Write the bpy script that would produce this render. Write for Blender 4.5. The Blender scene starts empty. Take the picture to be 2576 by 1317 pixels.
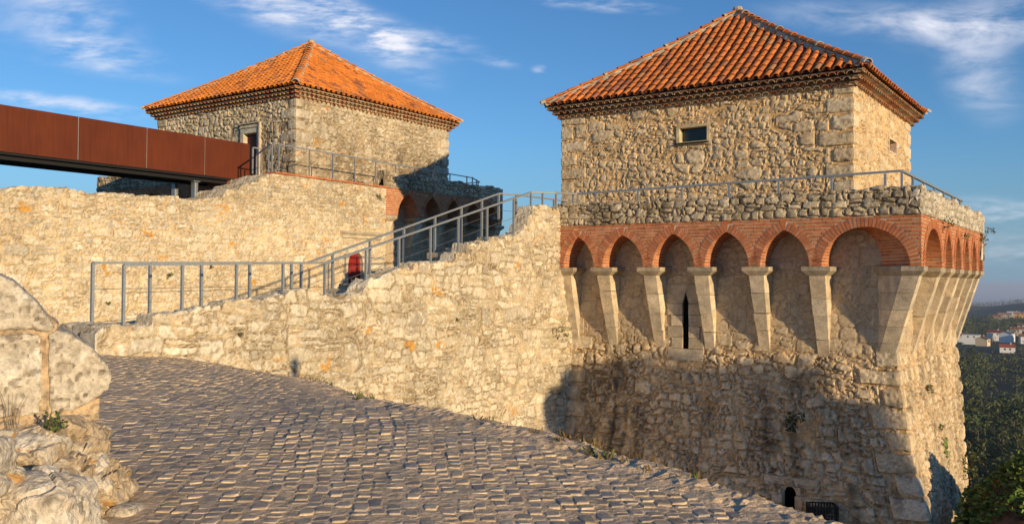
import bpy, math, random
import numpy as np
from mathutils import Matrix, Vector

rad = math.radians
SC = bpy.context.scene
COL = SC.collection

# ------------------------------------------------------------------ camera
F_PX, W_PX = 2250.0, 2576.0
EYE = np.array([0, 0, 1.65])
PITCH = math.atan((707 - 658.5) / F_PX)
ROLL = rad(0.35)
fw = np.array([0, math.cos(PITCH), math.sin(PITCH)])
r0 = np.array([1.0, 0, 0])
u0 = np.cross(r0, fw)
rt = r0 * math.cos(ROLL) + u0 * math.sin(ROLL)
up = -r0 * math.sin(ROLL) + u0 * math.cos(ROLL)
cam = bpy.data.cameras.new("camera")
cam.lens = 36 * F_PX / W_PX
cam.sensor_width = 36
cam.clip_start = 0.1
cam.clip_end = 200000
camo = bpy.data.objects.new("camera", cam)
COL.objects.link(camo)
M3 = Matrix((rt, up, -fw)).transposed()
camo.matrix_world = Matrix.Translation(EYE) @ M3.to_4x4()
SC.camera = camo

# ------------------------------------------------------------------ light
SUN_AZ, SUN_EL = rad(-53.0), rad(9.5)
SUNV = Vector((math.cos(SUN_AZ) * math.cos(SUN_EL), math.sin(SUN_AZ) * math.cos(SUN_EL), math.sin(SUN_EL)))
sun = bpy.data.lights.new("sun", "SUN")
sun.energy = 5.0
sun.angle = rad(0.55)
sun.color = (1.0, 0.75, 0.44)
suno = bpy.data.objects.new("sun", sun)
COL.objects.link(suno)
suno.rotation_euler = SUNV.to_track_quat("Z", "Y").to_euler()

world = bpy.data.worlds.new("World")
SC.world = world
world.use_nodes = True
wt = world.node_tree
wt.nodes.clear()
def N(t, typ, **kw):
    n = t.nodes.new(typ)
    for k, v in kw.items():
        if k == "ins":
            for i, x in v.items():
                n.inputs[i].default_value = x
        else:
            setattr(n, k, v)
    return n
sky = N(wt, "ShaderNodeTexSky", sky_type="NISHITA", sun_disc=False)
sky.sun_elevation = SUN_EL
sky.sun_rotation = math.pi / 2 - SUN_AZ
sky.altitude = 300
sky.air_density = 1.0
sky.dust_density = 0.1
sky.ozone_density = 3.0
SKY_STRENGTH = 0.14
tc = N(wt, "ShaderNodeTexCoord")
sep = N(wt, "ShaderNodeSeparateXYZ")
wt.links.new(tc.outputs["Generated"], sep.inputs[0])
def wm(op, a, b=None, c=None, clamp=False):
    n = N(wt, "ShaderNodeMath", operation=op, use_clamp=clamp)
    for i, x in enumerate((a, b, c)):
        if x is None:
            continue
        if isinstance(x, (int, float)):
            n.inputs[i].default_value = x
        else:
            wt.links.new(x, n.inputs[i])
    return n.outputs[0]
# cirrus: wind-combed noise on the sky dome, gathered in a few banks (azimuth tangent, elevation tangent)
yc = wm("MAXIMUM", sep.outputs[1], 0.05)
uu = wm("DIVIDE", sep.outputs[0], yc)
vv = wm("DIVIDE", sep.outputs[2], yc)
cmb = N(wt, "ShaderNodeCombineXYZ")
wt.links.new(uu, cmb.inputs[0]); wt.links.new(vv, cmb.inputs[1])
def cloud_noise(rot, sx, sy, scale, detail, dist, lo, hi):
    mp = N(wt, "ShaderNodeMapping")
    mp.inputs["Rotation"].default_value = (0, 0, rot)
    mp.inputs["Scale"].default_value = (sx, sy, 1)
    wt.links.new(cmb.outputs[0], mp.inputs[0])
    nz = N(wt, "ShaderNodeTexNoise", noise_dimensions="2D")
    nz.inputs["Scale"].default_value = scale
    nz.inputs["Detail"].default_value = detail
    nz.inputs["Roughness"].default_value = 0.6
    nz.inputs["Distortion"].default_value = dist
    wt.links.new(mp.outputs[0], nz.inputs[0])
    mr = N(wt, "ShaderNodeMapRange", interpolation_type="SMOOTHSTEP")
    mr.inputs[1].default_value = lo
    mr.inputs[2].default_value = hi
    wt.links.new(nz.outputs[0], mr.inputs[0])
    return mr.outputs[0]
n_a = cloud_noise(rad(20), 1.0, 4.0, 6.0, 8, 0.15, 0.40, 0.78)
n_b = cloud_noise(rad(20), 1.0, 4.2, 17.0, 9, 0.12, 0.30, 0.80)
n_d = cloud_noise(rad(12), 1.0, 3.2, 9.0, 6, 0.3, 0.22, 0.80)
n_c = cloud_noise(rad(-6), 0.7, 5.0, 5.0, 8, 0.15, 0.42, 0.8)
def bank(cx, cy, rx, ry, ang, strength, nz):
    mp = N(wt, "ShaderNodeMapping", vector_type="TEXTURE")
    mp.inputs["Location"].default_value = (cx, cy, 0)
    mp.inputs["Rotation"].default_value = (0, 0, rad(ang))
    mp.inputs["Scale"].default_value = (rx, ry, 1)
    wt.links.new(cmb.outputs[0], mp.inputs[0])
    ln = N(wt, "ShaderNodeVectorMath", operation="LENGTH")
    wt.links.new(mp.outputs[0], ln.inputs[0])
    mr = N(wt, "ShaderNodeMapRange", interpolation_type="SMOOTHSTEP")
    mr.inputs[1].default_value = 1.15
    mr.inputs[2].default_value = 0.0
    mr.inputs[3].default_value = 0
    mr.inputs[4].default_value = strength
    wt.links.new(ln.outputs[1], mr.inputs[0])
    return wm("MULTIPLY", mr.outputs[0], nz)
def sk(x, y):
    return ((x - 1288) / 2250, (707 - y) / 2250)
banks = [
    bank(*sk(760, 35), .150, .032, -14, 1.5, n_b), bank(*sk(930, 85), .10, .028, -36, 1.35, n_b),
    bank(*sk(1060, 105), .075, .022, -8, 1.0, n_b), bank(*sk(200, 70), .085, .05, -30, 1.1, n_a),
    bank(*sk(230, 130), .085, .02, -8, 1.3, n_b), bank(*sk(150, 268), .11, .014, -7, 1.4, n_b),
    bank(*sk(270, 180), .10, .012, -8, .5, n_b), bank(*sk(2260, 45), .17, .026, -4, 1.3, n_d),
    bank(*sk(2500, 50), .13, .04, 4, 1.2, n_d), bank(*sk(2470, 185), .07, .05, -50, .95, n_d),
    bank(*sk(1500, 6), .09, .010, -4, 1.2, n_b), bank(*sk(1352, 170), .011, .006, 0, 1.0, n_b),
    bank(*sk(1250, 155), .035, .008, -10, .7, n_b), bank(*sk(2520, 525), .10, .02, -3, .8, n_b),
    bank(*sk(800, 50), .17, .045, -22, .5, n_d),
    bank(*sk(60, 30), .14, .05, 10, .5, n_a), bank(*sk(2560, 620), .10, .025, 0, .5, n_b),
]
tot = banks[0]
for b_ in banks[1:]:
    tot = wm("ADD", tot, b_)
tot = wm("MULTIPLY", tot, 0.62, clamp=True)
front = N(wt, "ShaderNodeMapRange")
front.inputs[1].default_value = 0.05
front.inputs[2].default_value = 0.3
wt.links.new(sep.outputs[1], front.inputs[0])
tot = wm("MULTIPLY", tot, front.outputs[0])
mixc = N(wt, "ShaderNodeMix", data_type="RGBA")
wt.links.new(tot, mixc.inputs["Factor"])
tint = N(wt, "ShaderNodeMix", data_type="RGBA", blend_type="MULTIPLY")
tint.inputs["Factor"].default_value = 1.0
tint.inputs["B"].default_value = (0.60, 0.86, 1.10, 1)      # deep clear evening blue
low = N(wt, "ShaderNodeMapRange", interpolation_type="SMOOTHSTEP")      # pale blue band low over the horizon
for i_, x_ in enumerate((0.17, -0.02, 0.0, 0.85)): low.inputs[i_ + 1].default_value = x_
wt.links.new(sep.outputs[2], low.inputs[0])
lowmix = N(wt, "ShaderNodeMix", data_type="RGBA")
wt.links.new(low.outputs[0], lowmix.inputs["Factor"])
wt.links.new(sky.outputs[0], lowmix.inputs["A"])
lowmix.inputs["B"].default_value = (2.5, 2.75, 3.2, 1)
wt.links.new(lowmix.outputs["Result"], tint.inputs["A"])
wt.links.new(tint.outputs["Result"], mixc.inputs["A"])
mixc.inputs["B"].default_value = (6.4, 6.5, 7.2, 1)
bg = N(wt, "ShaderNodeBackground")
bg.inputs["Strength"].default_value = SKY_STRENGTH
wt.links.new(mixc.outputs["Result"], bg.inputs[0])
wo = N(wt, "ShaderNodeOutputWorld")
wt.links.new(bg.outputs[0], wo.inputs[0])

SC.view_settings.view_transform = "Standard"
SC.view_settings.look = "None"
SC.view_settings.exposure = 0.0
SC.view_settings.gamma = 1
SC.cycles.max_bounces = 6
SC.cycles.diffuse_bounces = 3
SC.cycles.volume_bounces = 0

# ------------------------------------------------------------------ numeric helpers
TH = rad(34.8)
XA = np.array([math.cos(TH), -math.sin(TH), 0])   # along the tower fronts, to the right
YA = np.array([math.sin(TH), math.cos(TH), 0])    # away from the viewer
CR = np.array([10.067, 21.981, 0])                # near corner of the right tower's arcade
CL = np.array([-8.367, 33.740, 0])                # near corner of the left tower's arcade
RNG = np.random.default_rng(7)
random.seed(7)

def hsh(ix, iy, seed):
    h = (ix.astype(np.int64) * 374761393 + iy.astype(np.int64) * 668265263 + seed * 1442695041) & 0xFFFFFFFF
    h = ((h ^ (h >> 13)) * 1274126177) & 0xFFFFFFFF
    h = ((h ^ (h >> 15)) * 2246822519) & 0xFFFFFFFF
    return (h ^ (h >> 16)) / 4294967296.0
def vn(x, y, seed=0):
    x = np.asarray(x, float); y = np.asarray(y, float)
    ix = np.floor(x); iy = np.floor(y)
    fx = x - ix; fy = y - iy
    fx = fx * fx * (3 - 2 * fx); fy = fy * fy * (3 - 2 * fy)
    a = hsh(ix, iy, seed); b = hsh(ix + 1, iy, seed); c = hsh(ix, iy + 1, seed); d = hsh(ix + 1, iy + 1, seed)
    return (a * (1 - fx) + b * fx) * (1 - fy) + (c * (1 - fx) + d * fx) * fy
def fbm(x, y, seed=0, oct=4):
    s = 0; a = 0.5; t = 0
    for o in range(oct):
        s = s + a * vn(x * 2 ** o, y * 2 ** o, seed + o * 17); t += a; a *= 0.5
    return s / t
def vn3(x, y, z, seed=0):
    iz = np.floor(z); fz = z - iz; fz = fz * fz * (3 - 2 * fz)
    out = 0
    for k, w in ((0, 1 - fz), (1, fz)):
        q = (iz + k).astype(np.int64)
        out = out + w * vn(x + q * 37.17, y + q * 91.73, seed)
    return out
def fbm3(x, y, z, seed=0, oct=4):
    s = 0; a = 0.5; t = 0
    for o in range(oct):
        s = s + a * vn3(x * 2 ** o, y * 2 ** o, z * 2 ** o, seed + o * 17); t += a; a *= 0.5
    return s / t
def ss(a, b, x):
    t = np.clip((x - a) / (b - a), 0, 1)
    return t * t * (3 - 2 * t)
def lerp3(a, b, t):
    return a * (1 - t[..., None]) + b * t[..., None]

# ------------------------------------------------------------------ materials
def mat(name):
    m = bpy.data.materials.new(name); m.use_nodes = True
    t = m.node_tree; b = t.nodes["Principled BSDF"]
    return m, t, b
def lk(t, a, b): t.links.new(a, b)
def noise(t, scale, detail=4, rough=0.55, coord="Object", dist=0.0):
    tcn = N(t, "ShaderNodeTexCoord"); nz = N(t, "ShaderNodeTexNoise")
    nz.inputs["Scale"].default_value = scale; nz.inputs["Detail"].default_value = detail
    nz.inputs["Roughness"].default_value = rough; nz.inputs["Distortion"].default_value = dist
    lk(t, tcn.outputs[coord], nz.inputs["Vector"])
    return nz.outputs["Fac"]
def mr(t, fac, a, b, c, d):
    n = N(t, "ShaderNodeMapRange")
    for i, x in enumerate((a, b, c, d)): n.inputs[i + 1].default_value = x
    lk(t, fac, n.inputs[0]); return n.outputs[0]
def bump(t, b, fac, strength, dist):
    n = N(t, "ShaderNodeBump"); n.inputs["Strength"].default_value = strength; n.inputs["Distance"].default_value = dist
    lk(t, fac, n.inputs["Height"]); lk(t, n.outputs[0], b.inputs["Normal"])
def attr_mat(name, rough=0.9, fine=60, var=0.35, bs=0.6, bd=0.012, spec=0.2, medium=9):
    """surface whose own colour is stored per vertex, broken up by fine noise and pits"""
    m, t, b = mat(name)
    at = N(t, "ShaderNodeAttribute", attribute_name="col")
    f1 = noise(t, fine, 6, 0.65); f2 = noise(t, medium, 5, 0.6)
    add = N(t, "ShaderNodeMath", operation="ADD"); lk(t, f1, add.inputs[0]); lk(t, f2, add.inputs[1])
    k = mr(t, add.outputs[0], 0.72, 1.28, 1 - var, 1 + var)
    mul = N(t, "ShaderNodeVectorMath", operation="SCALE"); lk(t, at.outputs["Color"], mul.inputs[0]); lk(t, k, mul.inputs["Scale"])
    lk(t, mul.outputs[0], b.inputs["Base Color"])
    b.inputs["Roughness"].default_value = rough; b.inputs["Specular IOR Level"].default_value = spec
    bump(t, b, add.outputs[0], bs, bd)
    return m
M_STONE = attr_mat("rubble_stone", fine=50, var=0.26, bs=0.7, bd=0.022, medium=15)
M_BRICK = attr_mat("brick", fine=70, var=0.3, bs=0.5, bd=0.008, medium=6)
M_TILE = attr_mat("clay_tile", rough=0.75, fine=40, var=0.25, bs=0.3, bd=0.006, medium=3)
M_LIME = attr_mat("dressed_limestone", fine=30, var=0.42, bs=0.9, bd=0.02, medium=3.2)
M_COBBLE = attr_mat("road_cobble", rough=0.55, fine=30, var=0.35, bs=0.6, bd=0.012, spec=0.35, medium=9)
M_ROCK = attr_mat("weathered_rock", fine=24, var=0.3, bs=0.9, bd=0.03, medium=6)
M_LEAF = attr_mat("leaf", rough=0.6, fine=5, var=0.2, bs=0.0, bd=0.001)
M_LAND = attr_mat("land", fine=0.05, var=0.3, bs=0.0, bd=0.01, medium=0.01)
M_WALLPAINT = attr_mat("painted_wall", rough=0.8, fine=2, var=0.06, bs=0.05, bd=0.01, medium=0.5)
def plain(name, col, rough=0.6, metal=0.0, nscale=20, var=0.12, spec=0.3, bs=0.1):
    m, t, b = mat(name)
    k = mr(t, noise(t, nscale, 5), 0.3, 0.7, 1 - var, 1 + var)
    c = N(t, "ShaderNodeRGB"); c.outputs[0].default_value = (*col, 1)
    mul = N(t, "ShaderNodeVectorMath", operation="SCALE"); lk(t, c.outputs[0], mul.inputs[0]); lk(t, k, mul.inputs["Scale"])
    lk(t, mul.outputs[0], b.inputs["Base Color"])
    b.inputs["Roughness"].default_value = rough; b.inputs["Metallic"].default_value = metal
    b.inputs["Specular IOR Level"].default_value = spec
    if bs: bump(t, b, noise(t, nscale * 4, 3), bs, 0.003)
    return m
M_STEEL = plain("galvanised_steel", (0.36, 0.39, 0.40), 0.5, 0.55, 30, 0.22, 0.4)
M_CABLE = plain("steel_cable", (0.22, 0.22, 0.21), 0.45, 0.6, 20)
M_DARKSTEEL = plain("dark_beam", (0.012, 0.012, 0.013), 0.7, 0.0, 8)
M_RED = plain("red_paint", (0.30, 0.022, 0.018), 0.55, 0, 14, 0.22)
M_MAROON = plain("maroon_paint", (0.075, 0.016, 0.018), 0.6, 0, 9, 0.2)
M_BLACK = plain("dark_void", (0.006, 0.006, 0.006), 0.95, 0, 4, 0.1, 0.0)
M_MORTAR = plain("lime_mortar", (0.50, 0.40, 0.27), 0.95, 0, 18, 0.22, 0.1, 0.6)
M_WHITE = plain("white_paint", (0.75, 0.75, 0.73), 0.7, 0, 1, 0.05)
M_PLASTIC = plain("black_plastic", (0.015, 0.016, 0.018), 0.45, 0, 10, 0.1, 0.4)
M_WOODPOLE = plain("weathered_pole", (0.16, 0.13, 0.10), 0.9, 0, 3, 0.2)
m, t, b = mat("window_glass"); b.inputs["Base Color"].default_value = (0.02, 0.022, 0.018, 1); b.inputs["Roughness"].default_value = 0.12
bump(t, b, noise(t, 2.2, 2), 0.25, 0.05); M_GLASS = m
# weathering steel: brown-red sheet with faint drips
m, t, b = mat("weathering_steel")
tcn = N(t, "ShaderNodeTexCoord"); mp = N(t, "ShaderNodeMapping"); mp.inputs["Scale"].default_value = (9, 9, 0.7)
lk(t, tcn.outputs["Object"], mp.inputs[0]); nz = N(t, "ShaderNodeTexNoise"); nz.inputs["Scale"].default_value = 1.3; nz.inputs["Detail"].default_value = 6
lk(t, mp.outputs[0], nz.inputs["Vector"])
nf = noise(t, 55, 4, 0.7); nb = noise(t, 0.8, 3)
a1 = N(t, "ShaderNodeMath", operation="ADD"); lk(t, nz.outputs["Fac"], a1.inputs[0]); lk(t, nf, a1.inputs[1])
a2 = N(t, "ShaderNodeMath", operation="ADD"); lk(t, a1.outputs[0], a2.inputs[0]); lk(t, nb, a2.inputs[1])
cr = N(t, "ShaderNodeValToRGB"); cr.color_ramp.elements[0].position = 0.36; cr.color_ramp.elements[1].position = 0.66
cr.color_ramp.elements[0].color = (0.085, 0.018, 0.006, 1); cr.color_ramp.elements[1].color = (0.155, 0.034, 0.010, 1)
dv = N(t, "ShaderNodeMath", operation="DIVIDE"); dv.inputs[1].default_value = 3.0; lk(t, a2.outputs[0], dv.inputs[0])
lk(t, dv.outputs[0], cr.inputs[0]); lk(t, cr.outputs[0], b.inputs["Base Color"]); b.inputs["Roughness"].default_value = 0.72
b.inputs["Specular IOR Level"].default_value = 0.25
M_CORTEN = m

# ------------------------------------------------------------------ object helpers
def tag(o, label=None, cat=None, group=None, kind=None):
    if label: o["label"] = label
    if cat: o["category"] = cat
    if group: o["group"] = group
    if kind: o["kind"] = kind
    return o
def empty(name, loc, label, cat, group=None, rz=0.0):
    o = bpy.data.objects.new(name, None); COL.objects.link(o)
    o.location = loc; o.rotation_euler = (0, 0, rz); o.empty_display_size = 0.3
    return tag(o, label, cat, group)
def link(name, verts, faces, mats, parent=None, cols=None, fmat=None, smooth=False):
    me = bpy.data.meshes.new(name)
    verts = np.asarray(verts, np.float32).reshape(-1, 3)
    if isinstance(faces, np.ndarray):
        nf, k = faces.shape
        me.vertices.add(len(verts)); me.vertices.foreach_set("co", verts.ravel())
        me.loops.add(nf * k); me.loops.foreach_set("vertex_index", faces.astype(np.int32).ravel())
        me.polygons.add(nf); me.polygons.foreach_set("loop_start", np.arange(0, nf * k, k, dtype=np.int32))
        try: me.polygons.foreach_set("loop_total", np.full(nf, k, np.int32))
        except Exception: pass
        me.update(calc_edges=True)
    else:
        me.from_pydata(verts.tolist(), [], faces); me.update()
    me.validate()
    if cols is not None:
        ca = me.color_attributes.new("col", "FLOAT_COLOR", "POINT")
        c4 = np.ones((len(verts), 4), np.float32); c4[:, :3] = np.asarray(cols, np.float32).reshape(-1, 3)
        ca.data.foreach_set("color", c4.ravel())
    if not isinstance(mats, (list, tuple)): mats = [mats]
    for m_ in mats: me.materials.append(m_)
    if fmat is not None: me.polygons.foreach_set("material_index", np.asarray(fmat, np.int32))
    me.polygons.foreach_set("use_smooth", np.full(len(me.polygons), bool(smooth)))
    o = bpy.data.objects.new(name, me); COL.objects.link(o)
    if parent is not None: o.parent = parent
    return o
class MB:
    """collects boxes, prisms, tubes; build() links them as one mesh object"""
    def __init__(self): self.v = []; self.f = []; self.c = []; self.m = []
    def add(self, vs, fs, col=(.5, .5, .5), mi=0):
        n = len(self.v); self.v += [tuple(p) for p in vs]; self.c += [tuple(col)] * len(vs)
        self.f += [tuple(n + i for i in q) for q in fs]; self.m += [mi] * len(fs)
    def hexa(self, p, col=(.5, .5, .5), mi=0):
        self.add(p, [(0, 3, 2, 1), (4, 5, 6, 7), (0, 1, 5, 4), (1, 2, 6, 5), (2, 3, 7, 6), (3, 0, 4, 7)], col, mi)
    def box(self, x0, x1, y0, y1, z0, z1, col=(.5, .5, .5), j=0.0, mi=0):
        p = [(x0, y0, z0), (x1, y0, z0), (x1, y1, z0), (x0, y1, z0), (x0, y0, z1), (x1, y0, z1), (x1, y1, z1), (x0, y1, z1)]
        if j: p = [tuple(c + random.uniform(-j, j) for c in q) for q in p]
        self.hexa(p, col, mi)
    def prism(self, poly0, poly1, col=(.5, .5, .5), mi=0):
        n = len(poly0); fs = [tuple(reversed(range(n))), tuple(range(n, 2 * n))]
        fs += [(i, (i + 1) % n, n + (i + 1) % n, n + i) for i in range(n)]
        self.add(list(poly0) + list(poly1), fs, col, mi)
    def bar(self, a, b, w, h, col=(.5, .5, .5), upv=(0, 0, 1), mi=0):
        a = np.array(a, float); b = np.array(b, float); d = b - a; d /= np.linalg.norm(d)
        s = np.cross(d, upv)
        if np.linalg.norm(s) < 1e-4: s = np.cross(d, (1, 0, 0))
        s /= np.linalg.norm(s); u = np.cross(s, d)
        q = lambda o: [o - s * w / 2 - u * h / 2, o + s * w / 2 - u * h / 2, o + s * w / 2 + u * h / 2, o - s * w / 2 + u * h / 2]
        self.prism(q(a), q(b), col, mi)
    def tube(self, pts, r, n=6, col=(.5, .5, .5), mi=0):
        pts = [np.array(p, float) for p in pts]; rr = r if isinstance(r, (list, tuple)) else [r] * len(pts)
        vs = []; fs = []
        for i, p in enumerate(pts):
            d = pts[min(i + 1, len(pts) - 1)] - pts[max(i - 1, 0)]; d /= np.linalg.norm(d)
            s = np.cross(d, (0.31, 0.2, 0.93)); s /= np.linalg.norm(s); u = np.cross(s, d)
            vs += [p + rr[i] * (s * math.cos(2 * math.pi * k / n) + u * math.sin(2 * math.pi * k / n)) for k in range(n)]
        for i in range(len(pts) - 1):
            for k in range(n): fs.append((i * n + k, i * n + (k + 1) % n, (i + 1) * n + (k + 1) % n, (i + 1) * n + k))
        fs.append(tuple(range(n))); fs.append(tuple(len(vs) - n + k for k in range(n)))
        self.add(vs, fs, col, mi)
    def build(self, name, mats, parent=None, smooth=False):
        return link(name, self.v, self.f, mats, parent, self.c, self.m, smooth)

# ------------------------------------------------------------------ masonry
PAL = np.array([[.66, .60, .48], [.61, .54, .41], [.55, .50, .41], [.60, .50, .35], [.70, .65, .54], [.52, .45, .34]])
PAL_W = np.array([.34, .26, .15, .07, .13, .05])
def cells(U, V, cw, rh, jx, jy, p, seed):
    F1 = np.full(U.shape, 9e9); F2 = F1.copy(); I1 = np.zeros(U.shape); J1 = I1.copy(); DX = I1.copy(); DY = I1.copy()
    j0 = np.floor(V / rh)
    for dj in (-1, 0, 1):
        row = j0 + dj
        rw = cw * (0.75 + 0.6 * hsh(row, row * 0, seed + 1)); off = hsh(row, row * 0, seed + 2) * rw
        i0 = np.floor((U - off) / rw)
        for di in (-2, -1, 0, 1, 2):
            i = i0 + di
            a = hsh(i, row, seed + 3); b = hsh(i, row, seed + 4); c = hsh(i, row, seed + 5)
            px = (i + .5 + jx * (a - .5)) * rw + off; py = (row + .5 + jy * (b - .5)) * rh
            dx = (U - px) / rw; dy = (V - py) / rh
            d = (np.abs(dx) ** p + np.abs(dy) ** p) ** (1 / p) / (0.72 + 0.5 * c)
            n1 = d < F1
            F2 = np.where(n1, F1, np.minimum(F2, d)); F1 = np.where(n1, d, F1)
            I1 = np.where(n1, i, I1); J1 = np.where(n1, row, J1); DX = np.where(n1, dx, DX); DY = np.where(n1, dy, DY)
    return F2 - F1, I1, J1, DX, DY
def masonry(U, V, cw=.34, rh=.24, jx=.5, jy=.35, p=3.2, seed=1, warp=.05, mort=(.52, .41, .27), grey=0.0, dark=0.0,
            lichen=0.0, tint=(1, 1, 1), quoin=None, gap=.12, sharp=.30, tilt=1.0, craggy=1.0, split=.25, topgrey=None, groove=.5, pack=.3, crack=.72, speck=1.0, mix=0.0):
    """height (about 0..1) and colour of a rubble wall at wall coordinates U, V (metres)"""
    Uw = U + warp * 2 * (fbm(U * 2.2, V * 2.2, seed + 50, 3) - .5) + .03 * (vn(U * 9, V * 9, seed + 51) - .5)
    Vw = V + warp * 2.4 * (fbm(U * 1.3, V * 1.9, seed + 60, 3) - .5) + .03 * (vn(U * 9, V * 9, seed + 61) - .5)
    e, i, j, dx, dy = cells(Uw, Vw, cw, rh, jx, jy, p, seed)
    if mix:      # patches of larger squared stones among the small rubble
        mk = fbm(U * 1.05, V * 1.25, seed + 95, 2) - mix; eb, ib, jb, dxb, dyb = cells(Uw + 3.1, Vw + 1.7, cw * 1.75, rh * 1.6, jx * .8, jy * .8, 4.5, seed + 96)
        bg_ = mk > 0; e = np.minimum(np.where(bg_, eb * 1.5, e), np.abs(mk) * 4.0 + .03); i = np.where(bg_, ib + 20011, i); j = np.where(bg_, jb, j); dx = np.where(bg_, dxb, dx); dy = np.where(bg_, dyb, dy)
    hs = hsh(i, j, seed + 15); cs_ = (hsh(i, j, seed + 16) - .5) * .34; cv_ = (hsh(i, j, seed + 17) - .5) * .4
    sp = hs < split; e = np.where(sp, np.minimum(e, np.abs(dy - cs_ + .12 * dx) * 1.5), e); i = np.where(sp & (dy - cs_ + .12 * dx > 0), i + 5003, i)
    sp2 = hs > 1 - split * .8; e = np.where(sp2, np.minimum(e, np.abs(dx - cv_ + .15 * dy) * 1.5 * cw / rh), e); i = np.where(sp2 & (dx - cv_ + .15 * dy > 0), i + 9001, i)
    for qu, bh, par in (quoin or ()):      # big squared corner blocks: distance from the corner, block height
        q = np.abs(U - qu)
        row = np.floor(Vw / bh); ln = bh * np.where((row % 2) == par, 1.8, 1.1) * (0.85 + .4 * hsh(row, row, seed + 9))
        ins = q < ln
        fy = np.abs(Vw / bh - row - .5)
        eq = np.minimum((ln - q) / bh * 1.6, (.5 - fy) * 1.6)
        e = np.where(ins, eq, np.minimum(e, np.maximum(0, (q - ln) * 3 + .02)))
        i = np.where(ins, row * 3 + 777, i); j = np.where(ins, row, j)
        dx = np.where(ins, 0 * dx, dx); dy = np.where(ins, 0 * dy, dy)
    r1 = hsh(i, j, seed + 11); r2 = hsh(i, j, seed + 12); r3 = hsh(i, j, seed + 13); r4 = hsh(i, j, seed + 14)
    s = ss(gap * .6, gap + sharp * .3, e) * .8 + .2 * ss(gap, gap + sharp * 1.6, e)
    rough = fbm(U * 6, V * 6, seed + 20, 3) - .5
    facet = np.abs(vn(U * 5 + r1 * 40, V * 7 + r2 * 40, seed + 21) - .5) * 2
    g = [hsh(i, j, seed + 80 + q) - .5 for q in range(8)]
    fac = np.minimum(np.minimum(.55 + 2.2 * (g[0] * dx + g[1] * dy), .55 + 2.2 * (g[2] * dx + g[3] * dy) + .25 * g[6]), .62 + 2.6 * (g[4] * dx + g[5] * dy) + .3 * g[7])
    chip = vn(U * 13 + r1 * 50, V * 15 + r3 * 50, seed + 23) - .5
    h = s * (.30 + .38 * r1 + tilt * .55 * np.clip(fac, -.2, 1)) + .26 * rough + .26 * craggy * s * chip
    e2, i2, j2, _, _ = cells(Uw + .7, Vw + .3, cw * .38, rh * .45, .7, .6, 2.6, seed + 90)      # packing stones in the wide joints
    pk_ = (1 - s) * ss(.16, .3, e2) * (hsh(i2, j2, seed + 91) < pack); h = h + .34 * pk_
    h = h - groove * np.exp(-((e - gap * .9) / (gap * .38)) ** 2) * ss(.3, .6, fbm(U * 2.5, V * 2.5, seed + 41, 3)) * (.5 + .5 * r2)
    idx = np.searchsorted(np.cumsum(PAL_W), r4 * .999)
    c = PAL[np.clip(idx, 0, 5)] * (.86 + .24 * r2)[..., None]
    m = 1 - ss(gap * .75, gap * 1.25, e + .05 * rough)
    mo = np.array(mort) * (.85 + .3 * vn(U * 4, V * 4, seed + 30))[..., None]
    c = lerp3(c, mo, m)
    if grey:      # weathered grey crust in patches with streaks
        w = ss(.42, .66, fbm(U * .55, V * .35, seed + 31, 4) * .65 + fbm(U * 3.2, V * 2.2, seed + 32, 3) * .35) * grey
        c = lerp3(c, c * np.array([.62, .62, .60]), w)
    if np.any(dark):
        w = ss(.5, .72, fbm(U * 2.2, V * .8, seed + 33, 4)) * dark
        c = lerp3(c, np.array([.05, .045, .035]) + 0 * c, np.clip(w, 0, .92))
    if topgrey is not None:      # old crust, stronger below (or above) a level
        w = ss(topgrey[0], topgrey[1], V + .9 * (fbm(U * .5, V * .5, seed + 71, 4) - .5) + .5 * (fbm(U * 3, V * 3, seed + 72, 3) - .5)) * topgrey[2]
        c = lerp3(c, c * np.array([.60, .585, .56]), w * ss(.25, .6, fbm(U * 4, V * 4, seed + 73, 3)))
    c = lerp3(c, np.array([.60, .53, .41]) + 0 * c, np.clip(pk_, 0, 1) * m * .9)
    ck = np.exp(-((e - gap * .85) / (gap * .30)) ** 2) * ss(.36, .56, fbm(U * 2.0, V * 3.0, seed + 42, 3)) * crack      # dark lines along the joints, broken into patches
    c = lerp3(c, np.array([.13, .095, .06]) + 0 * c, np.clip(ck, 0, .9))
    w = ss(.62, .78, vn(U * 13, V * 13, seed + 36)) * ss(.40, .62, fbm(U * 1.7, V * 1.7, seed + 39, 3)) * (1 - m * .6) * .6 * speck
    c = lerp3(c, np.array([.30, .25, .19]) + 0 * c, w)
    w = ss(.70, .82, vn(U * 19 + 9, V * 19, seed + 37)) * .55 * speck
    c = lerp3(c, np.array([.78, .74, .64]) + 0 * c, w * (1 - m * .7))
    w = ss(.72, .84, vn(U * 23 + 4, V * 23, seed + 38)) * .45 * speck
    c = lerp3(c, c * .5, w)
    if lichen:
        w = ss(.80 - lichen, .84 - lichen, fbm(U * 1.5 + 7, V * 1.9, seed + 35, 4)) * (r3 > .35) * ss(.3, .6, vn(U * 16, V * 16, seed + 34))
        c = lerp3(c, np.array([.58, .30, .05]) + 0 * c, w * .85)
    return h, c * np.array(tint)
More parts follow.
